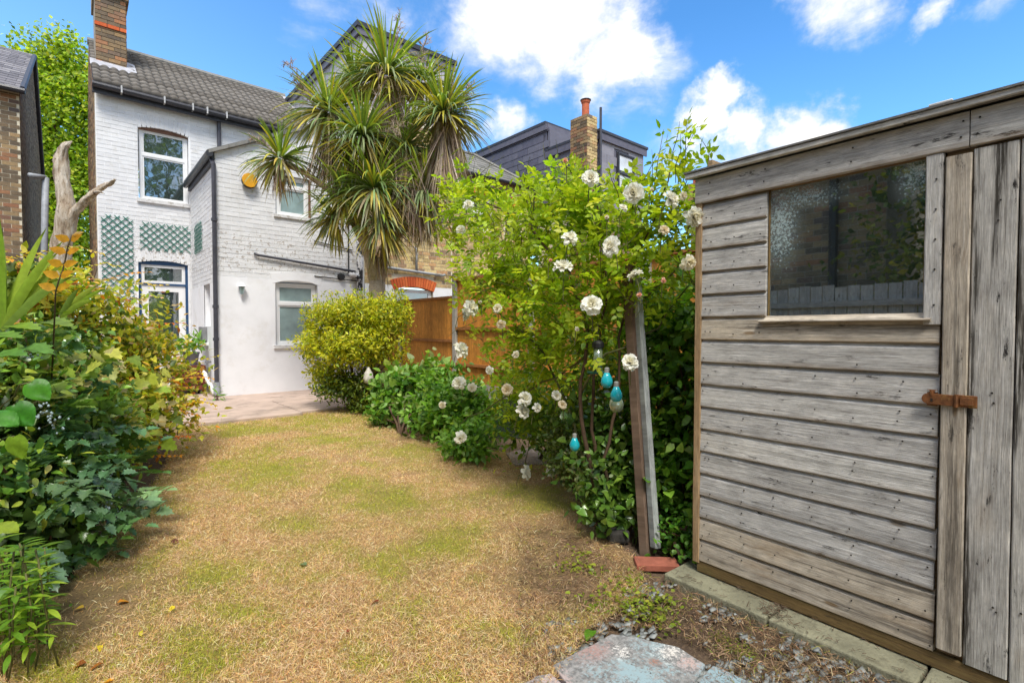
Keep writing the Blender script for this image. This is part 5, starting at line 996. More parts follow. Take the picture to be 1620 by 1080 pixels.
# ------------------------------------------------------------------ dead trunk
dt = empty('dead_tree', (C(100, 560, 5.8)*[1, 1, 0]), 'bleached dead tree trunk forking in two, bare of bark', 'tree'); mb = MB(); dD = 5.8
def dense(pts, rad, k=5):
    pts = np.array(pts, float); t = np.arange(len(pts)); tt = np.linspace(0, len(pts)-1, (len(pts)-1)*k+1); return [np.array([np.interp(u, t, pts[:, j]) for j in range(3)]) for u in tt], list(np.interp(tt, t, rad))
mb.tube(*dense([C(84, 600, dD), C(92, 440, dD), C(97, 390, dD), C(105, 345, dD), C(104, 320, dD), C(98, 275, dD), C(96, 250, dD), C(103, 232, dD), C(114, 226, dD)], [.13, .105, .093, .098, .078, .068, .06, .036, .004]), 18)
mb.tube(*dense([C(105, 365, dD), C(118, 335, dD), C(132, 322, dD), C(150, 305, dD), C(168, 293, dD), C(184, 284, dD-.1)], [.07, .05, .038, .032, .026, .014]), 14)
mb.tube([C(150, 306, dD), C(158, 304, dD-.15), C(166, 306, dD-.2)], [.02, .012, .004], 6); Vd = np.array(mb.V); Vd += (np.stack([fbm2(Vd[:, 2]*.6, (Vd[:, 0]+Vd[:, 1]*2)*2, 14, k, 4) for k in (1, 2, 3)], 1)-.5)*.05; mb.V = [tuple(v) for v in Vd]; mb.build('trunk', M['deadwood'], dt, smooth=True)
# ------------------------------------------------------------------ cordyline
cy = empty('cordyline', onZ(600, 645)*[1, 1, 0], 'tall cabbage palm with many spiky heads in front of the white house', 'palm')
cb_ = onZ(600, 645); cD = depth(cb_)+.05; print('cordyline depth', cD)
M['cbark'] = plain('corky_palm_bark', (.50, .38, .26), .95, .3, 40, bmp=.9, dirt=((.36, .25, .05), 6, .53, .5))
def tr_(pts, r0, name='trunk'): return MB().tube([C(px, py, cD+dz) for px, py, dz in pts], r0, 12).build(name, M['cbark'], cy, smooth=True)
tr_([(598, 655, 0), (600, 600, 0), (599, 540, 0), (596, 480, 0), (597, 445, 0)], [.22, .17, .14, .125, .118])
for pts, rr_ in [([(596, 450, 0), (588, 415, 0), (578, 385, -.05), (570, 350, -.1), (572, 320, -.15), (583, 295, -.2), (580, 265, -.2), (574, 235, -.2)], [.105, .095, .085, .07, .055, .045, .04, .04]),
                 ([(598, 460, .1), (606, 420, .15), (612, 370, .2), (622, 320, .25), (640, 270, .3), (640, 200, .3), (618, 130, .3)], [.085, .075, .065, .06, .05, .05, .045]), ([(580, 390, 0), (560, 350, .1), (535, 300, .15), (525, 240, .15), (520, 190, .1)], [.08, .07, .06, .05, .05]),
                 ([(550, 330, 0), (520, 300, 0), (480, 272, -.1), (445, 258, -.15)], [.05, .045, .04, .035]), ([(625, 320, .2), (660, 270, .1), (688, 230, 0), (697, 195, 0)], [.08, .06, .055, .05]), ([(606, 400, .1), (640, 360, .1), (665, 320, .1)], [.07, .06, .05])]: tr_(pts, rr_, 'branch')
heads = [(612, 120, .25, 96, (0.05, .0, 1), 210, 1), (520, 178, .1, 84, (-.3, 0, 1), 170, 1), (574, 218, -.25, 78, (0, -.3, 1), 190, 1), (702, 182, 0, 82, (.3, 0, 1), 190, 1), (444, 252, -.2, 62, (-.5, -.2, .9), 120, 1), (545, 315, 0, 70, (-.5, -.3, .5), 120, 0), (592, 300, -.3, 82, (.0, -.5, .5), 150, 0), (600, 355, -.2, 68, (.1, -.6, .2), 120, 0), (672, 305, .1, 86, (.5, -.2, .4), 150, 0), (640, 235, .3, 85, (.2, .1, .6), 140, 0), (560, 125, .4, 60, (-.4, .2, .8), 70, 0), (672, 130, .4, 62, (.6, .2, .8), 80, 0), (555, 270, .2, 70, (-.4, .1, .4), 110, 0), (530, 345, .1, 60, (-.6, -.1, .1), 80, 0)]
sw_V = []; sw_T = []; sw_C = []; cand = []
def sword(p, d, L, w, grav, seg=6):
    pts = [p]; dd = d/np.linalg.norm(d); sl = L/seg
    for k in range(seg): dd = dd+np.array([0, 0, -grav*(.35+k*.28)]); dd /= np.linalg.norm(dd); pts.append(pts[-1]+dd*sl)
    pts = np.array(pts); side = np.cross(d, UPv)+rng.normal(0, .35, 3)*.6; side /= np.linalg.norm(side)+1e-9; prof = np.array([.5, .9, 1., .92, .75, .45, .0])[:seg+1]*w/2; V = []
    for i, q in enumerate(pts[:-1]): V += [q-side*prof[i], q+side*prof[i]]
    V.append(pts[-1]); T = []
    for i in range(seg-1): a = 2*i; T += [(a, a+1, a+3), (a, a+3, a+2)]
    T.append((2*seg-2, 2*seg-1, 2*seg)); return np.array(V), np.array(T)
hd = []
for px, py, dz, R_, ax, n, tip in heads:
    c = C(px, py, cD+dz); L = R_*1.02*cD/800; ax = np.array(ax, float); ax /= np.linalg.norm(ax); lv = []
    for i in range(int(n*1.6)):
        th = math.acos(1-rng.random()**.9*1.55); ph = rng.uniform(0, 6.283); x_ = np.cross(ax, [.3, .9, .1]); x_ /= np.linalg.norm(x_); y_ = np.cross(ax, x_); d = ax*math.cos(th)+(x_*math.cos(ph)+y_*math.sin(ph))*math.sin(th)
        low = d[2] < -.15; col = pal(1, [(.26, .38, .05), (.38, .48, .08), (.18, .28, .06)] if d[2] > .35 else ([(.16, .24, .09), (.26, .33, .16), (.12, .19, .06)] if not low else [(.24, .29, .15), (.50, .42, .09), (.34, .30, .16)]), None, .18)[0]
        if rng.random() < .13: col = np.array([.58, .52, .07])
        V, T = sword(c+d*.05, d, L*rng.uniform(.75, 1.12), .034*rng.uniform(.8, 1.25), .10 if d[2] > .5 else (.22 if not low else .12)); lv.append((V, T, col))
    hd.append(lv)
rank = []
for h, lv in enumerate(hd):
    for i, (V, T, col) in enumerate(lv): rank.append((-(800*.55/depth(V[6])) + (depth(V[6])-cD)*30 + rng.random()*6, h, i))
rank.sort(); pick = {(h, i) for _, h, i in rank[:290]}
for h, lv in enumerate(hd):
    Vs = []; Ts = []; Cs = []; tot = 0
    for i, (V, T, col) in enumerate(lv):
        if (h, i) in pick:
            o = bpy.data.objects.new('leaf', np_mesh('leaf', V, T, M['sword'], np.tile(col, (len(V), 1)), True)); link(o, cy)
        else: Vs.append(V); Ts.append(T+tot); Cs.append(np.tile(col, (len(V), 1))); tot += len(V)
    o = bpy.data.objects.new('leaf_head', np_mesh('leaf_head', np.concatenate(Vs), np.concatenate(Ts), M['sword'], np.concatenate(Cs), True)); link(o, cy, kind='stuff')
# dead skirts under the heads
Vs = []; Ts = []; Cs = []; tot = 0
for px, py, dz, R_, n in [(702, 215, -.1, 115, 420), (715, 205, 0, 100, 120), (520, 215, .0, 95, 260), (574, 240, -.2, 60, 90), (444, 262, -.2, 55, 90), (640, 250, .0, 130, 300), (655, 290, .0, 110, 200), (610, 170, .0, 70, 90), (672, 330, .1, 75, 90), (560, 290, .2, 90, 120), (600, 400, 0, 55, 60)]:
    c = C(px, py, cD+dz)
    for i in range(n):
        a = rng.uniform(0, 6.283); d = np.array([math.cos(a)*rng.uniform(.1, .6), math.sin(a)*rng.uniform(.1, .6), -1.]); V, T = sword(c+rng.normal(0, .06, 3), d, R_*cD/800*rng.uniform(.6, 1.1), .018*rng.uniform(.6, 1.3), .05); col = pal(1, [(.44, .34, .27), (.32, .24, .19), (.52, .42, .32), (.42, .32, .14)])[0]
        Vs.append(V); Ts.append(T+tot); Cs.append(np.tile(col, (len(V), 1))); tot += len(V)
o = bpy.data.objects.new('dead_leaves', np_mesh('dead_leaves', np.concatenate(Vs), np.concatenate(Ts), M['dry'], np.concatenate(Cs))); link(o, cy, kind='stuff')
# dried flower panicles
M['panicle'] = plain('dried_flower_stalk', (.42, .32, .26), .9, .25, 30)
for px, py, dz, tx, ty, s in [(620, 110, .3, 632, 25, 1.), (650, 115, .3, 676, 62, 1.), (500, 170, .1, 452, 95, 1.), (510, 190, .1, 470, 130, .8), (720, 170, 0, 748, 130, .9), (700, 180, .1, 735, 175, .9), (600, 210, -.2, 598, 118, 1.2), (640, 200, 0, 628, 140, 1.), (445, 250, -.2, 398, 216, .7), (585, 230, -.2, 640, 190, 1.), (705, 200, -.1, 722, 105, .7)]:
    a, b = C(px, py, cD+dz), C(tx, ty, cD+dz-.1); mb = MB(); ax = bend(a, b, .02, 6, .01); mb.tube(ax, [.008, .007, .006, .005, .004, .002], 4)
    for k in range(26):
        t = rng.uniform(.1, 1); p = a+(b-a)*t; d = nrm((b-a)/np.linalg.norm(b-a)*.7+rng.normal(0, .6, 3)); L = .22*s*(1.15-t*.7); q = p+d*L; mb.tube([p, (p+q)/2+rng.normal(0, .008, 3), q], [.005, .0045, .0035], 3, False)
        for j in range(5): u = p+(q-p)*rng.uniform(.2, 1); v = u+nrm(d+rng.normal(0, .7, 3))*rng.uniform(.03, .08)*s; mb.tube([u, v], [.0042, .0035], 3, False)
    mb.build('flower_stalk', M['panicle'], cy)
# ------------------------------------------------------------------ golden choisya and the green shrubs
def shrub(name, base, blobs, ntw, per, ls, cols, label, tm, w=None, cat='shrub', mat='leaf', ind=0, spread=.05, nst=8, shell=.5, up=.6, sp=.8, stm='twig', group=None, minpx=9, inner=True):
    base = np.array(base, float)*[1, 1, 0]; r = empty(name, base, label, cat, group); it = []
    for k in range(nst):
        b = blobs[k % len(blobs)]; q = np.array(b[0])+rng.normal(0, .35, 3)*np.array(b[1:4]); it.append((bend(base+rng.normal(0, .05, 3)*[1, 1, 0], q, .03, 6, .03), np.linspace(.016, .005, 6)))
    stems(r, 'stems', M[stm], it); P, o = twigs(blobs, ntw, per, spread, shell); m = P[:, 2] > .015; P, o = P[m], o[m]; d, n = rosette(P, o, sp, up)
    leaves(r, P, d, n, ls*rng.uniform(.65, 1.25, len(P)), pal(len(P), cols, w, .18), tm, M[mat], ind, minpx=minpx)
    if inner:
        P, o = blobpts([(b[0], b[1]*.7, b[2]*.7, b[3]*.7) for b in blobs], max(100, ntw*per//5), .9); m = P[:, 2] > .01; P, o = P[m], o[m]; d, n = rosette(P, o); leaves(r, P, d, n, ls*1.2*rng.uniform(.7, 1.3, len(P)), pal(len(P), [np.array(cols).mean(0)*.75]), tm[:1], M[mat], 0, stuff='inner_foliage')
    return r
YG = [(.66, .64, .03), (.52, .56, .03), (.32, .40, .03), (.16, .24, .03), (.76, .70, .08)]
cz = depth(onZ(560, 650))-.1; print('choisya depth', cz)
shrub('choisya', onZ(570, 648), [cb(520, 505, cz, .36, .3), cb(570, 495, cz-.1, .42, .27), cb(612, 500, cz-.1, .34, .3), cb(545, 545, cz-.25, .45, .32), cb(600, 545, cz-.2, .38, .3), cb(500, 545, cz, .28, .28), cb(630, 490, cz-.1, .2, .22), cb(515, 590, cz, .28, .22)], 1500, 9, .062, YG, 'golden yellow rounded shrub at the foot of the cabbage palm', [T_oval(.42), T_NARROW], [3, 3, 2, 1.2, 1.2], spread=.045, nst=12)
shrub('dark_choisya_skirt', onZ(555, 650), [cb(560, 610, cz-.1, .33, .22), cb(580, 640, cz-.1, .3, .1), cb(530, 612, cz, .25, .15)], 380, 8, .055, [(.06, .11, .02), (.12, .18, .02), (.25, .30, .03)], 'darker green lower growth under the golden shrub', [T_oval(.45)], spread=.05)
GRN = [(.14, .32, .03), (.22, .42, .05), (.10, .24, .025), (.30, .48, .10)]
shrub('hydrangea', onZ(640, 690), [cb(640, 615, 6.4, .35, .25), cb(620, 645, 6.4, .35, .2), cb(670, 650, 6.1, .35, .25), cb(675, 600, 6.3, .25, .22)], 420, 6, .095, GRN+[(.34, .42, .18)], 'bright green broad leaved shrub against the orange fence', [T_SERR, T_oval(.62), T_HEART], ind=70, nst=12)
shrub('tall_green_shrub', onZ(700, 695), [cb(700, 620, 5.6, .28, .3), cb(722, 650, 5.2, .33, .3), cb(690, 660, 5.5, .3, .25), cb(740, 690, 4.9, .25, .2), cb(745, 640, 5.2, .3, .3), cb(712, 605, 5.5, .16, .24)], 480, 6, .075, GRN, 'upright fresh green shrub between hydrangea and white rose', [T_SERR, T_oval(.55)], ind=70, nst=14)
shrub('low_green_shrub', onZ(735, 720), [cb(730, 700, 4.6, .2, .13), cb(750, 690, 4.6, .2, .15), cb(760, 712, 4.4, .13, .1)], 120, 6, .06, GRN, 'low green clump spilling onto the lawn under a white rose bloom', [T_SERR, T_oval(.55)], nst=5)
shrub('variegated_shrub', onZ(905, 760), [cb(895, 690, 3.5, .2, .2), cb(925, 720, 3.3, .2, .2), cb(890, 735, 3.4, .15, .15), cb(940, 680, 3.4, .18, .2), cb(950, 760, 3.0, .15, .15)], 420, 7, .032, [(.18, .26, .06), (.28, .34, .14), (.10, .17, .04)], 'small leaved grey green shrub around the lowest turquoise bulb', [T_oval(.55)], ind=60, spread=.03, nst=10, minpx=7)
shrub('ivy', onZ(960, 830), [cb(965, 790, 2.9, .16, .14), cb(985, 740, 3.1, .22, .25), cb(945, 810, 2.85, .1, .08), cb(1000, 800, 2.9, .15, .15), cb(960, 700, 3.3, .3, .3)], 420, 5, .05, [(.07, .15, .02), (.11, .22, .03), (.18, .3, .04)], 'dark ivy and bramble at the foot of the rose by the stone', [T_HEART, T_SERR], ind=90, mat='gloss_leaf', nst=10)
shrub('bramble', onZ(1065, 850), [cb(1070, 560, 3.2, .32, .3), cb(1050, 640, 3.1, .3, .3), cb(1080, 690, 3.0, .25, .3), cb(1060, 760, 2.9, .25, .2), cb(1090, 500, 3.3, .25, .35), cb(1030, 520, 3.5, .25, .3), cb(1085, 800, 2.7, .12, .12), cb(1030, 700, 3.2, .25, .3)], 800, 5, .062, [(.12, .28, .03), (.19, .38, .04), (.08, .19, .025), (.30, .46, .06)], 'dense bright green climber filling the gap between post and shed', [T_SERR, T_HEART, T_oval(.6)], ind=170, nst=16)
shrub('strawberry_plant', onZ(1075, 875), [cb(1074, 848, 2.62, .10, .07), cb(1092, 832, 2.6, .06, .1), cb(1056, 860, 2.68, .07, .04), cb(1090, 872, 2.5, .04, .04)], 130, 5, .03, [(.10, .26, .03), (.16, .34, .04)], 'low fresh green plant between the post foot and shed corner', [T_oval(.75), T_SERR], ind=120, nst=5, inner=False, spread=.03)
shrub('back_filler_shrub', C(860, 620, 4.6), [cb(850, 640, 4.4, .4, .3), cb(930, 610, 4.0, .35, .35), cb(990, 580, 4.0, .35, .4), cb(870, 670, 4.1, .3, .25)], 420, 6, .06, [(.10, .22, .02), (.18, .32, .03), (.3, .42, .04)], 'mid green shrub growing behind the white rose near the fence', [T_SERR], nst=10)
# ------------------------------------------------------------------ climbing rose
rb = onZ(945, 790); rose = empty('climbing_rose', rb*[1, 1, 0], 'large climbing white rose with lime green leaves beside the shed', 'rose')
RB = [cb(760, 325, 3.9, .38, .2), cb(735, 350, 4.0, .25, .25), cb(850, 355, 3.4, .42, .28), cb(800, 430, 3.6, .45, .3), cb(930, 340, 3.0, .36, .22), cb(1010, 345, 2.9, .32, .2), cb(1068, 370, 2.8, .2, .25), cb(880, 470, 3.2, .42, .35), cb(820, 530, 3.6, .3, .32), cb(960, 430, 2.95, .33, .3), cb(1040, 430, 2.95, .25, .25), cb(865, 575, 3.5, .28, .25), cb(810, 600, 4.0, .2, .2), cb(930, 520, 3.1, .3, .3), cb(820, 640, 4.0, .16, .14), cb(1070, 300, 2.8, .15, .2), cb(900, 300, 3.2, .3, .12), cb(790, 450, 3.7, .18, .22)]
it = []
canes = [[(945, 790, 2.95), (925, 690, 2.95), (918, 600, 3.0), (930, 520, 3.0), (900, 430, 3.1), (840, 360, 3.3), (770, 320, 3.7), (715, 300, 3.9)], [(950, 790, 3.0), (942, 700, 3.0), (938, 620, 3.0), (950, 540, 3.0), (960, 460, 2.9), (955, 380, 2.95), (940, 300, 3.0)],
         [(955, 790, 2.9), (965, 700, 2.95), (980, 600, 2.95), (985, 500, 2.95), (1000, 420, 2.9), (1040, 340, 2.8), (1060, 260, 2.8)], [(945, 780, 3.0), (900, 650, 3.2), (860, 560, 3.4), (800, 500, 3.6), (750, 470, 3.8)], [(960, 470, 3.0), (1020, 470, 2.9), (1070, 420, 2.8), (1100, 330, 2.75), (1108, 270, 2.75)],
         [(930, 560, 3.0), (880, 600, 3.3), (820, 620, 3.7), (780, 640, 4.0), (730, 670, 4.4)], [(920, 620, 3.), (960, 560, 2.9), (1040, 520, 2.9), (1100, 440, 2.8)], [(840, 360, 3.3), (845, 300, 3.2), (892, 262, 3.2)]]
cr = [.014, .012, .011, .010, .009, .009, .008, .006]
for c_, r0 in zip(canes, cr): cp_ = [C(*p) for p in c_]; cp_ = [cp_[0]]+[q_ for a_, b_ in zip(cp_[:-1], cp_[1:]) for q_ in ((a_*2+b_)/3+rng.normal(0, .012, 3), (a_+b_*2)/3+rng.normal(0, .012, 3), b_+rng.normal(0, .006, 3))]; it.append((cp_, np.linspace(r0, .0035, len(cp_))))
stems(rose, 'canes', M['twig'], it[:3], 7); stems(rose, 'shoots', M['stem'], it[3:], 6)
# shoots standing above the mass
sh2 = [[(1030, 330, 2.8), (1040, 260, 2.75), (1050, 205, 2.75)], [(1060, 340, 2.8), (1083, 280, 2.75), (1085, 220, 2.75), (1087, 196, 2.75)], [(1108, 340, 2.72), (1118, 280, 2.7), (1122, 240, 2.7), (1108, 218, 2.7)], [(1000, 330, 2.85), (1010, 300, 2.8), (1048, 232, 2.78)], [(870, 350, 3.2), (893, 300, 3.2), (893, 258, 3.2)], [(760, 310, 3.8), (720, 300, 3.9), (700, 318, 3.9)], [(850, 330, 3.3), (855, 298, 3.3)], [(1070, 330, 2.8), (1075, 260, 2.75), (1100, 205, 2.72)]]
stems(rose, 'shoots', M['stem'], [([C(*p) for p in c_], np.linspace(.004, .0015, len(c_))) for c_ in sh2], 4)
def compound(P0, D0, nl, L, ls, cols, w=None):
    """compound leaves: rachis from P0 along D0, leaflets in pairs plus a terminal one"""
    n = len(P0); D0 = nrm(D0); side = nrm(np.cross(D0, UPv+rng.normal(0, .4, D0.shape))); N_ = nrm(np.cross(side, D0)); N_ = N_*np.sign(N_[:, 2:3]+1e-6); P = []; d = []; nn = []; s = []; c = []
    col = pal(n, cols, w, .15)
    for k in range(nl):
        t = 1. if k == nl-1 else (.35+.55*(k//2)/max(1, (nl-1)//2-.5)); sg = 0 if k == nl-1 else (1 if k % 2 else -1)
        Lr = L*rng.uniform(.85, 1.15, (n, 1)); P.append(P0+D0*Lr*t-UPv*.1*Lr*t*t); d.append(nrm(D0*(.45 if sg else 1)+side*sg+rng.normal(0, .12, D0.shape))); nn.append(nrm(N_+rng.normal(0, .22, D0.shape))); s.append(ls*rng.uniform(.8, 1.2, n)*(1.1 if sg == 0 else 1)); c.append(col*(1+rng.normal(0, .06, (n, 1))))
    return [np.concatenate(a) for a in (P, d, nn, s, c)]
RC = [(.40, .54, .03), (.50, .62, .04), (.34, .48, .03), (.58, .64, .06), (.19, .33, .02)]
P, o_ = blobpts(RB, 3100, .95); D0 = nrm(o_*.8+rng.normal(0, .7, P.shape)+[0, 0, .1]); P, d, n, s, c = compound(P, D0, 5, .085, .042, RC, [3, 3, 2.4, 1.2, 1.4]); leaves(rose, P, d, n, s, np.clip(c, .01, .9), [T_oval(.58), T_SERR], M['leaf'], 170)
# leaves along the upper shoots
Pp = []; Dp = []
for c_ in sh2:
    pts = [C(*p) for p in c_]
    for a, b in zip(pts[:-1], pts[1:]):
        for t in np.linspace(.1, 1, 5): Pp.append(a+(b-a)*t); Dp.append(nrm(rng.normal(0, .8, 3)+Rt*.2+UPv*.5))
P, d, n, s, c = compound(np.array(Pp), np.array(Dp), 3, .05, .046, RC); leaves(rose, P, d, n, s, c, [T_oval(.45)], M['leaf'], 95, stuff='shoot_leaves')
# thin leaf stalks give the mass its twiggy look
P, o_ = blobpts(RB, 420, .9); mb = MB()
for i in range(len(P)): e = P[i]+nrm(o_[i]+rng.normal(0, .6, 3))*rng.uniform(.12, .3); mb.tube(bend(P[i], e, .01, 4, .008), [.0028, .0024, .002, .001], 3, False)
mb.build('twigs', M['stem'], rose, kind='stuff')
def bloom_mesh(seed):
    r_ = np.random.default_rng(seed); V = []; T = []; tot = 0; Cc = []
    for ring, (k, lay, L, w) in enumerate([(6, 1.5, .95, .72), (8, 1.22, .97, .66), (8, .92, .92, .6), (6, .58, .74, .56), (5, .32, .62, .45), (3, .12, .5, .3)]):
        for j in range(k):
            a = 6.283*(j+.5*(ring % 2))/k+r_.normal(0, .15); la = lay+r_.normal(0, .12); c, s_ = math.cos(a), math.sin(a); G = []
            for iu, u in enumerate((0, .35, .7, 1.)):
                # radial distance and height: petals cup upward
                ang = la*(.55+.55*u); rad = L*u*math.sin(ang); h = L*u*math.cos(ang)*1.05; wd = w*[.18, .8, 1., .62][iu]*(1+r_.normal(0, .06))
                for v in (-1, -.35, .35, 1):
                    rr_ = rad-abs(v)**2*.16*u*(1.4-la)+r_.normal(0, .015); hh = h+abs(v)**2*.12*u+r_.normal(0, .03)*u+(.05*math.sin(v*5+j)*u); G.append((rr_*c-wd*v*.5*s_, rr_*s_+wd*v*.5*c, hh))
            V += G; T += [t for iu in range(3) for iv in range(3) for t in ((tot+iu*4+iv, tot+iu*4+iv+1, tot+iu*4+iv+5), (tot+iu*4+iv, tot+iu*4+iv+5, tot+iu*4+iv+4))]
            base = np.array([.92, .92, .90]) if ring < 3 else np.array([.92, .90, .82]); Cc += [base*(1-.04*(3-iu)) for iu in range(4) for _ in range(4)]; tot += 16
    return np_mesh('bloom', V, T, M['petal'], np.clip(np.array(Cc), 0, .92), True)
BM = [bloom_mesh(i) for i in range(5)]
V_, T_ = T_NARROW; SEP = np_mesh('sepals', np.concatenate([np.einsum('ij,vj->vi', np.array([[math.cos(a), math.sin(a)*.9, 0], [-math.sin(a), math.cos(a)*.9, 0], [0, .25, 1]])*1.0, V_*[1.6, .9, 1]) for a in np.linspace(0, 5.03, 5)]), np.concatenate([T_+i*len(V_) for i in range(5)]), M['leaf'], np.tile((.16, .28, .05), (5*len(V_), 1)))
def bloom(px, py, rp, d=None, face=None, kind='bloom', pink=False):
    if d is None: d = np.interp(px, [700, 740, 850, 960, 1100], [3.6, 3.3, 2.7, 2.42, 2.4])+ (.35 if py > 600 else 0)*(px < 900)
    if py > 735: d = EYE*800/(py-500+rp*.4)*.97
    c = C(px, py, d); s = rp*d/800*.98; f = nrm(-FW*.9+np.array([rng.normal(0, .75), rng.normal(0, .5), rng.uniform(-.5, .9)])) if face is None else nrm(np.array(face, float)); q = Vector(f).to_track_quat('Z', 'Y').to_matrix().to_4x4()
    if kind == 'bloom': o = place('bloom', BM[rng.integers(5)], Matrix.Translation(Vector(c)) @ q @ Matrix.Rotation(rng.uniform(0, 6), 4, 'Z') @ Matrix.Diagonal((s*rng.uniform(.9, 1.1), s*rng.uniform(.85, 1.1), s*rng.uniform(.8, 1.25), 1)), rose, (1, 1, 1) if (rng.random() < .7 or rp > 13) else ((1, .96, .88) if rng.random() < .6 else (.95, .86, .72))); place('sepals', SEP, Matrix.Translation(Vector(c-f*s*.12)) @ q @ Matrix.Diagonal((s*.7, s*.7, s*.7, 1)), rose)
    else: place('bud', BM[0], Matrix.Translation(Vector(c)) @ q @ Matrix.Diagonal((s*.62, s*.62, s*1.35, 1)), rose, (1, .62, .52) if pink else (1, .95, .9))
    MB().tube([c-f*s*.1, c-f*s*.8-UPv*.02, c-f*s*1.2-UPv*.09], .0025, 4).build('bloom_stalk', M['stem'], rose)
for b in [(968, 390, 19), (891, 426, 17), (936, 484, 18), (900, 380, 14), (934, 283, 15), (1003, 306, 18), (1058, 318, 17), (1097, 343, 18), (1087, 415, 13), (1005, 436, 14), (997, 574, 15), (743, 488, 14), (733, 497, 11), (793, 513, 9), (787, 488, 8), (727, 555, 14), (727, 606, 12), (803, 616, 11), (830, 632, 13), (825, 652, 13), (848, 645, 9), (727, 691, 12), (830, 747, 12), (872, 746, 9), (880, 625, 9), (747, 612, 8), (1050, 365, 9), (740, 325, 9), (729, 364, 8), (775, 585, 7), (890, 640, 8), (1080, 310, 8), (985, 330, 9), (700, 640, 6), (815, 560, 7)]: bloom(*b)
for px, py, r_, pk_ in [(1010, 468, 7, True), (870, 412, 5, True), (895, 256, 7, True), (912, 520, 6, False), (1049, 443, 7, True), (960, 345, 6, False), (760, 478, 5, False), (1030, 300, 5, False)]: bloom(px, py, r_, kind='bud', pink=pk_)
# sprig of leaves on the lawn with the lowest bloom
q = onZ(830, 745, .03); r = empty('rose_sprig', q*[1, 1, 0], 'leafy rose shoot drooping to the lawn with a white bloom', 'rose shoot'); P = q+rng.normal(0, .05, (16, 3))*[1.4, 1.4, .3]; P[:, 2] = np.abs(P[:, 2])+.02; d, n = rosette(P, np.tile(UPv, (16, 1))); leaves(r, P, d, n, .055*rng.uniform(.7, 1.2, 16), pal(16, RC), [T_oval(.55)], M['leaf'], 16)
stems(r, 'stem', M['stem'], [(bend(C(835, 690, 4.0), q+UPv*.04, .02, 6, .01), [.003]*6)], 4)
# ------------------------------------------------------------------ pale wrapped bag, little plants, pots
bg_ = MB(); c = C(583, 592, cz-.45); prof = [(.01, .10), (.025, .07), (.055, .02), (.07, -.05), (.055, -.11), (.01, -.13)]
bg_.lathe(tuple(c), prof[::-1], 9); o = bg_.build('hanging_bag', plain('translucent_white_film', (.60, .56, .50), .4, .25, 30, bmp=.6), smooth=True); tag(o, 'crumpled whitish bag hanging in the golden shrub', 'bag')
shrub('potted_plant', (1.55, 10.55, 0), [((1.55, 10.5, .95), .22, .22, .14), ((1.42, 10.4, .9), .12, .12, .1)], 22, 4, .15, [(.16, .34, .05), (.25, .42, .1)], 'leafy green plant in the grey pot by the back door', [T_NARROW, T_SERR], nst=5, inner=False)
shrub('small_weed', (1.75, 9.2, 0), [((1.72, 9.3, .12), .07, .07, .07)], 5, 4, .12, [(.18, .38, .05)], 'small green plant at the foot of the downpipe', [T_NARROW], nst=2, inner=False)
print('right side ok')
# ================================================================== left border
GO = [(.62, .58, .05), (.48, .52, .04), (.66, .38, .04), (.72, .56, .32), (.32, .40, .04), (.58, .20, .03), (.72, .66, .14)]
gs = empty('golden_shrub', (-.3, 4.6, 0), 'arching shrub with golden, orange and pinkish young leaves by the left border', 'shrub')
GB = [cb(215, 600, 4.7, .55, .45), cb(150, 520, 4.3, .5, .35), cb(100, 470, 3.9, .35, .2), cb(240, 660, 4.4, .4, .3), cb(170, 620, 3.9, .4, .35), cb(60, 450, 3.4, .25, .16), cb(200, 545, 4.8, .4, .3), cb(150, 700, 3.6, .3, .3), cb(235, 560, 5., .3, .3)]
P, o_ = twigs(GB, 1250, 6, .05, .6); d, n = rosette(P, o_, .6, .9); leaves(gs, P, d, n, .062*rng.uniform(.65, 1.25, len(P)), pal(len(P), GO, [3, 4, 1.2, 1.4, 3.4, .9, 1.5], .18), [T_SERR, T_oval(.5)], M['leaf'], 110)
P, o_ = blobpts([(b[0]-Fh*.15, b[1]*.75, b[2]*.75, b[3]*.75) for b in GB], 3500, .9); d, n = rosette(P, o_); leaves(gs, P, d, n, .075*rng.uniform(.7, 1.3, len(P)), pal(len(P), [(.18, .26, .03), (.12, .2, .03)]), [T_oval(.5)], M['leaf'], 0, stuff='inner_foliage')
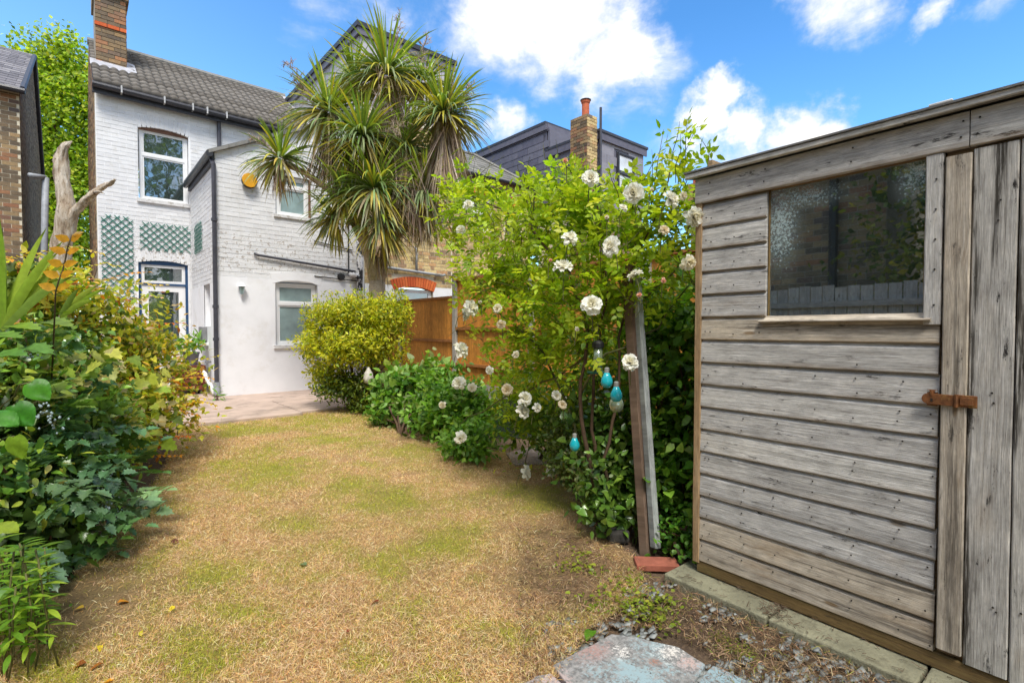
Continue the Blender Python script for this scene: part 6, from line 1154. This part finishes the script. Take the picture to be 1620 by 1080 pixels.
# long arching sprays, leaflets in pairs
SV = []; it = []
ends = [(345, 562, 4.9), (320, 590, 4.8), (335, 598, 4.7), (300, 540, 5.1), (290, 510, 5.0), (255, 470, 4.9), (235, 430, 4.8), (262, 450, 4.7), (190, 420, 4.5), (210, 445, 4.6), (330, 630, 4.6), (310, 655, 4.5), (340, 640, 4.7), (300, 690, 4.3), (320, 668, 4.5), (285, 720, 4.2), (160, 400, 4.2), (270, 560, 4.7), (245, 520, 4.7), (60, 400, 3.4), (30, 415, 3.2), (130, 430, 3.8), (180, 470, 4.2), (225, 500, 4.4), (300, 612, 4.6), (280, 640, 4.3), (250, 700, 4.0), (210, 660, 3.9), (100, 420, 3.7), (265, 590, 4.5), (240, 610, 4.3), (200, 590, 4.1), (220, 740, 3.8), (180, 510, 4.2), (150, 560, 3.9)]
sg = []
for k, (px, py, dd_) in enumerate(ends):
    e = C(px, py, dd_); a = C(px-rng.uniform(90, 150), py+rng.uniform(20, 70), dd_-.05); pts = bend(a, e, rng.uniform(.05, .12), 9, .008); it.append((pts, np.linspace(.004, .0012, 9))); colk = np.array(GO[[1, 0, 2, 0, 5, 3, 2, 6, 1][k % 9]])
    for i in range(1, 9):
        for h_ in (0, .5):
            p = pts[i-1]+(pts[i]-pts[i-1])*(1-h_); t = nrm(pts[i]-pts[i-1]); sd_ = nrm(np.cross(t, UPv)); f = i/8
            for s_ in (-1, 1): SV.append((p, nrm(t*.7+sd_*s_+rng.normal(0, .15, 3)-UPv*.15), nrm(UPv+rng.normal(0, .25, 3)), .062*(1.15-f*.55), np.clip(colk*(1+rng.normal(0, .12))*np.array([1+.3*f, 1, 1]), .01, .9)))
stems(gs, 'sprays', plain('reddish_stem', (.22, .10, .05), .7), it, 4)
P, d, n, s, c = [np.array(x) for x in zip(*SV)]; leaves(gs, P, d, n, s, c, [T_SERR, T_oval(.6, .15, -.3)], M['leaf'], 185, stuff='spray_leaves')
# upright shoot with orange leaflets
os_ = empty('orange_shoot', C(95, 520, 2.75)*[1, 1, 0], 'upright shoot with pairs of broad orange ochre leaflets above the left border', 'shrub shoot'); a, b = C(88, 462, 2.5), C(114, 372, 2.5); pts = bend(a, b, .0, 6, .003); stems(os_, 'stem', plain('dark_stalk', (.08, .06, .03), .7), [([C(80, 640, 2.75)]+pts, [.005]+[.0035]*6)], 5)
SV = []
for i, t in enumerate(np.linspace(.05, .9, 5)):
    p = a+(b-a)*t
    for s_ in (-1, 1): SV.append((p, nrm(Rt*s_+UPv*.28+rng.normal(0, .06, 3)-Fh*.2), nrm(-FW*1.2+UPv*.35+rng.normal(0, .12, 3)), .088*(1-.12*i/4), (.62+.06*rng.random(), .36-.04*i*.3, .03)))
SV.append((b, nrm(UPv*.3+Rt), nrm(-FW+UPv*.8), .06, (.55, .36, .10)))
P, d, n, s, c = [np.array(x) for x in zip(*SV)]; leaves(os_, P, d, n, s, c, [T_oval(.5, .06, -.05)], M['leaf'], 11)
# mahonia: compound spiny leaves with berries
mh = empty('mahonia', C(90, 800, 2.7)*[1, 1, 0], 'mahonia with spiny blue green leaves and pale blue berries at lower left', 'shrub'); MHC = [(.09, .21, .08), (.13, .28, .11), (.07, .17, .05), (.20, .34, .18), (.15, .30, .05)]
MBl = [cb(40, 600, 2.9, .2, .14), cb(90, 690, 2.9, .24, .18), cb(60, 750, 2.5, .18, .16), cb(120, 790, 2.75, .18, .14), cb(170, 750, 3.1, .16, .10), cb(20, 680, 2.5, .16, .2), cb(90, 830, 2.55, .16, .10), cb(40, 830, 2.3, .13, .12), cb(130, 580, 3.6, .16, .08)]
P, o_ = blobpts(MBl, 200, .6); D0 = nrm(o_*.9+rng.normal(0, .35, P.shape)*[1, 1, .5]+Rt*.35-UPv*.05); P, d, n, s, c = compound(P, D0, 9, .22, .075, MHC, [3, 2, 2, 1.5, 2]); m = P[:, 2] > .03
leaves(mh, P[m], d[m], n[m], s[m], np.clip(c[m], .01, .9), [T_HOLLY], M['gloss_leaf'], 190)
# reaching compound leaves at the right-hand side of the mahonia
Pp = np.array([C(*q) for q in [(150, 790, 2.75), (180, 800, 2.8), (110, 860, 2.6), (150, 830, 2.6), (90, 770, 2.4), (200, 780, 3.0), (60, 760, 2.2)]]); Dp = nrm(np.array([Rt*1.2+UPv*.15, Rt+UPv*.0, Rt*1.2-UPv*.1, Rt*1.1+UPv*.1, Rt*.9-UPv*.15, Rt*1.2+UPv*.2, Rt*1.-UPv*.1]))
P, d, n, s, c = compound(Pp, Dp, 11, .24, .08, [(.20, .34, .14), (.14, .28, .09)]); leaves(mh, P, d, n, s, np.clip(c, .01, .9), [T_HOLLY], M['gloss_leaf'], 77, stuff='outer_leaves')
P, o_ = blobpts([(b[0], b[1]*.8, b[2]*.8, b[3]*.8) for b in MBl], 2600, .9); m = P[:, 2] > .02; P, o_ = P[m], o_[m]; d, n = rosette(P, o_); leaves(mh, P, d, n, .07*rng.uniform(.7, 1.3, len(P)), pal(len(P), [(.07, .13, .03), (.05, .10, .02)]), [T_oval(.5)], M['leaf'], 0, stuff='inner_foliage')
stems(mh, 'stems', M['twig'], [(bend(C(90+rng.uniform(-40, 40), 900, 2.6)*[1, 1, 0], np.array(b[0]), .02, 6, .02), np.linspace(.014, .006, 6)) for b in MBl], 6)
M['berry'] = plain('bloomy_berry', (.30, .38, .40), .7, .25, 60, bmp=0); import bmesh as _bm
def ico(name, mat):
    me = bpy.data.meshes.new(name); bm = _bm.new(); _bm.ops.create_icosphere(bm, subdivisions=1, radius=1); bm.to_mesh(me); bm.free(); me.materials.append(mat); me.polygons.foreach_set('use_smooth', [True]*len(me.polygons)); return me
im = ico('berry', M['berry']); IV = np.array([v.co[:] for v in im.vertices]); IT = np.array([p.vertices[:] for p in im.polygons]); Vs = []; Ts = []; tot = 0; brc = []
for px, py, dd_ in [(155, 800, 2.6), (170, 808, 2.6), (185, 812, 2.65), (175, 790, 2.65), (160, 770, 2.6), (80, 660, 2.2), (85, 675, 2.2), (70, 655, 2.2), (165, 755, 2.8), (60, 640, 2.1), (45, 560, 2.6), (130, 600, 2.9)]:
    c0 = C(px, py, dd_)
    for k in range(9): 
        q = c0+rng.normal(0, .016, 3)+Rt*rng.normal(0, .02); r_ = rng.uniform(.0045, .0065); Vs.append(IV*r_*[1, 1, 1.25]+q); Ts.append(IT+tot); tot += len(IV); brc.append(([c0+UPv*.02, q], .0008))
o = bpy.data.objects.new('berries', np_mesh('berries', np.concatenate(Vs), np.concatenate(Ts), M['berry'], None, True)); link(o, mh, kind='stuff'); stems(mh, 'berry_stalks', M['stem'], brc, 3, kind='stuff')
shrub('border_shrub', C(60, 900, 2.6), [cb(20, 620, 2.6, .28, .22), cb(60, 690, 2.7, .28, .25), cb(110, 720, 3.0, .28, .25), cb(10, 760, 2.35, .22, .25), cb(60, 800, 2.5, .2, .18), cb(120, 640, 3.2, .28, .2), cb(30, 550, 2.9, .28, .16), cb(100, 560, 3.4, .3, .16), cb(170, 690, 3.4, .2, .2), cb(-10, 860, 2.2, .15, .12)], 700, 6, .055, [(.14, .28, .03), (.24, .38, .04), (.09, .20, .025), (.38, .46, .05), (.5, .42, .08)], 'dense leafy green shrub filling the lower left border', [T_SERR, T_oval(.55, .1, -.25), T_oval(.48)], [3, 3, 2.5, 1.6, .5], ind=150, nst=14, mat='gloss_leaf')
# big soft leaves at the far left and lobed vine leaves among the shrubs
bl = empty('broad_leaf_plant', C(10, 760, 1.9)*[1, 1, 0], 'plant with very large bright green leaves at the left edge', 'plant')
SV = [(C(48, 605, 2.0), Rt*.75-UPv*.75, -FW*.8+UPv*.7, .095, (.10, .34, .03)), (C(22, 640, 1.9), Rt*.6-UPv*.8, -FW*.8+UPv*.7, .10, (.07, .28, .03)), (C(-14, 655, 1.85), Rt*1.-UPv*.3, -FW*.5+UPv, .10, (.09, .32, .03)), (C(22, 690, 1.85), Rt*.2-UPv, -FW+UPv*.3, .09, (.26, .44, .04)), (C(-15, 832, 1.65), Rt-UPv*.03, UPv+FW*-.15, .09, (.34, .46, .04)), (C(95, 858, 2.35), Rt*.8-UPv*.3, UPv-FW*.5, .055, (.2, .36, .14)), (C(-8, 935, 1.7), Rt-UPv*.02, UPv-FW*.4, .06, (.24, .44, .14))]
P, d, n, s, c = [np.array(x, float) for x in zip(*SV)]; leaves(bl, P, nrm(d), nrm(n), s, c, [T_BIG], M['leaf'], 14)
SV = [(C(-5, 560, 2.2), Rt+UPv*.05, UPv-FW*.25, .14, (.14, .33, .05)), (C(20, 515, 2.5), Rt-UPv*.05, UPv-FW*.2, .15, (.27, .44, .05)), (C(75, 508, 2.7), Rt-UPv*.12, UPv-FW*.2, .15, (.32, .46, .06)), (C(-10, 530, 2.3), Rt*.9, UPv-FW*.2, .14, (.2, .38, .05)), (C(45, 548, 2.4), Rt*1.-UPv*.2, UPv-FW*.3, .13, (.16, .34, .06))]
P2, d, n, s, c = [np.array(x, float) for x in zip(*SV)]; leaves(bl, P2, nrm(d), nrm(n), s, c, [T_LOBED], M['leaf'], 6)
[stems(bl, 'stalk', M['stem'], [(bend(p-Rt*.35-UPv*.25+Fh*.15, p, .05, 6, .01), [.003]*6)], 4) for p in P]
vn = empty('grape_vine', C(170, 760, 3.3)*[1, 1, 0], 'vine with lobed yellow green leaves trailing through the left border', 'vine')
P, o_ = blobpts([cb(180, 610, 3.6, .3, .2), cb(110, 570, 3.0, .25, .15), cb(210, 640, 3.7, .22, .2), cb(160, 680, 3.2, .22, .2), cb(90, 620, 2.7, .2, .15), cb(230, 690, 3.8, .2, .15)], 190, .2); d = nrm(rng.normal(0, .5, P.shape)+Rt*.8-UPv*.35); n = nrm(UPv*.9-FW*.6+rng.normal(0, .3, P.shape)); leaves(vn, P, d, n, .10*rng.uniform(.6, 1.2, len(P)), pal(len(P), [(.36, .44, .05), (.24, .36, .04), (.48, .50, .10), (.55, .48, .22)]), [T_LOBED], M['leaf'], 190)
stems(vn, 'vine_stems', M['stem'], [(bend(C(150, 800, 3.2)*[1, 1, .1], C(*e), .12, 7, .03), [.004]*7) for e in [(180, 610, 3.6), (110, 570, 3.0), (220, 640, 3.7), (90, 620, 2.7)]], 4)
# spurge-like bright herb at lower left
hb = empty('lime_herb', C(15, 960, 1.9)*[1, 1, 0], 'bright lime herb with narrow leaves at the lower left corner', 'plant'); SV = []; it = []
for k in range(34):
    px, py, dd_ = rng.uniform(-60, 75), rng.uniform(850, 985), rng.uniform(1.65, 2.1); top = C(px, py, dd_); b0 = top*[1, 1, 0]+rng.normal(0, .03, 3)*[1, 1, 0]
    if top[2] < .03: continue
    it.append((bend(b0, top, 0, 4, .006), [.003]*4)); col = pal(1, [(.20, .38, .04), (.28, .44, .04), (.14, .28, .03)])[0]
    for j in range(16):
        t = 1-.045*j; a = j*2.4; SV.append((b0+(top-b0)*t, np.array([math.cos(a), math.sin(a), .35-.03*j]), UPv+np.array([math.cos(a), math.sin(a), 0])*-.3, .065*rng.uniform(.8, 1.3), col*rng.uniform(.8, 1.15)))
P, d, n, s, c = [np.array(x, float) for x in zip(*SV)]; leaves(hb, P, nrm(d), nrm(n), s, c, [T_NARROW], M['leaf'], 190); stems(hb, 'stems', M['stem'], it, 4)
# phormium blades
def phorm(label, c, n, L, w, ang, group=None, pick=None):
    r = empty('phormium', c*[1, 1, 0], label, 'plant', 'sword leaved plants in the left border')
    for i in range(n):
        a = pick[i]; d = nrm(Rt*math.sin(a)+UPv*math.cos(a)+Fh*rng.normal(0, .15)); pts = [c+d*0]; dd_ = d; seg = 7; LL = L*rng.uniform(.75, 1.1); side = nrm(np.cross(d, Fh)+rng.normal(0, .15, 3)); V = []; T = []
        for k in range(seg): dd_ = nrm(dd_-UPv*.02*k); pts.append(pts[-1]+dd_*LL/seg)
        prof = np.array([.7, .95, 1, .95, .85, .65, .35, .0])*w/2; fd = nrm(np.cross(side, d))
        for k, q in enumerate(pts): V += [q-side*prof[k]+fd*prof[k]*.3, q, q+side*prof[k]+fd*prof[k]*.3]
        for k in range(seg): b_ = 3*k; T += [(b_, b_+1, b_+4), (b_, b_+4, b_+3), (b_+1, b_+2, b_+5), (b_+1, b_+5, b_+4)]
        col = pal(1, [(.26, .40, .04), (.36, .48, .06), (.20, .32, .05)], None, .12)[0]; o = bpy.data.objects.new('leaf', np_mesh('leaf', V, T, M['sword'], np.tile(col, (len(V), 1)), True)); link(o, r)
phorm('sword leaved plant with broad lime blades at the upper left edge', C(0, 520, 2.6), 10, .62, .055, None, pick=[-.35, -.1, .02, .12, .3, .5, .68, .85, -.2, .6])
phorm('pair of lime sword leaves crossing in front of the tall trellis', C(95, 500, 3.1), 4, .36, .04, None, pick=[.85, .95, .75, 1.1])
weed('seedling', [(95, 870, .4), (60, 900, .4), (30, 1000, .5)], 40, .03, [(.16, .32, .04)], 'low seedlings on the soil under the left shrubs', 'weed', rad=.08, tm=[T_SERR])
print('objects', len(bpy.data.objects), 'tris', sum(len(m.polygons) for m in bpy.data.meshes))
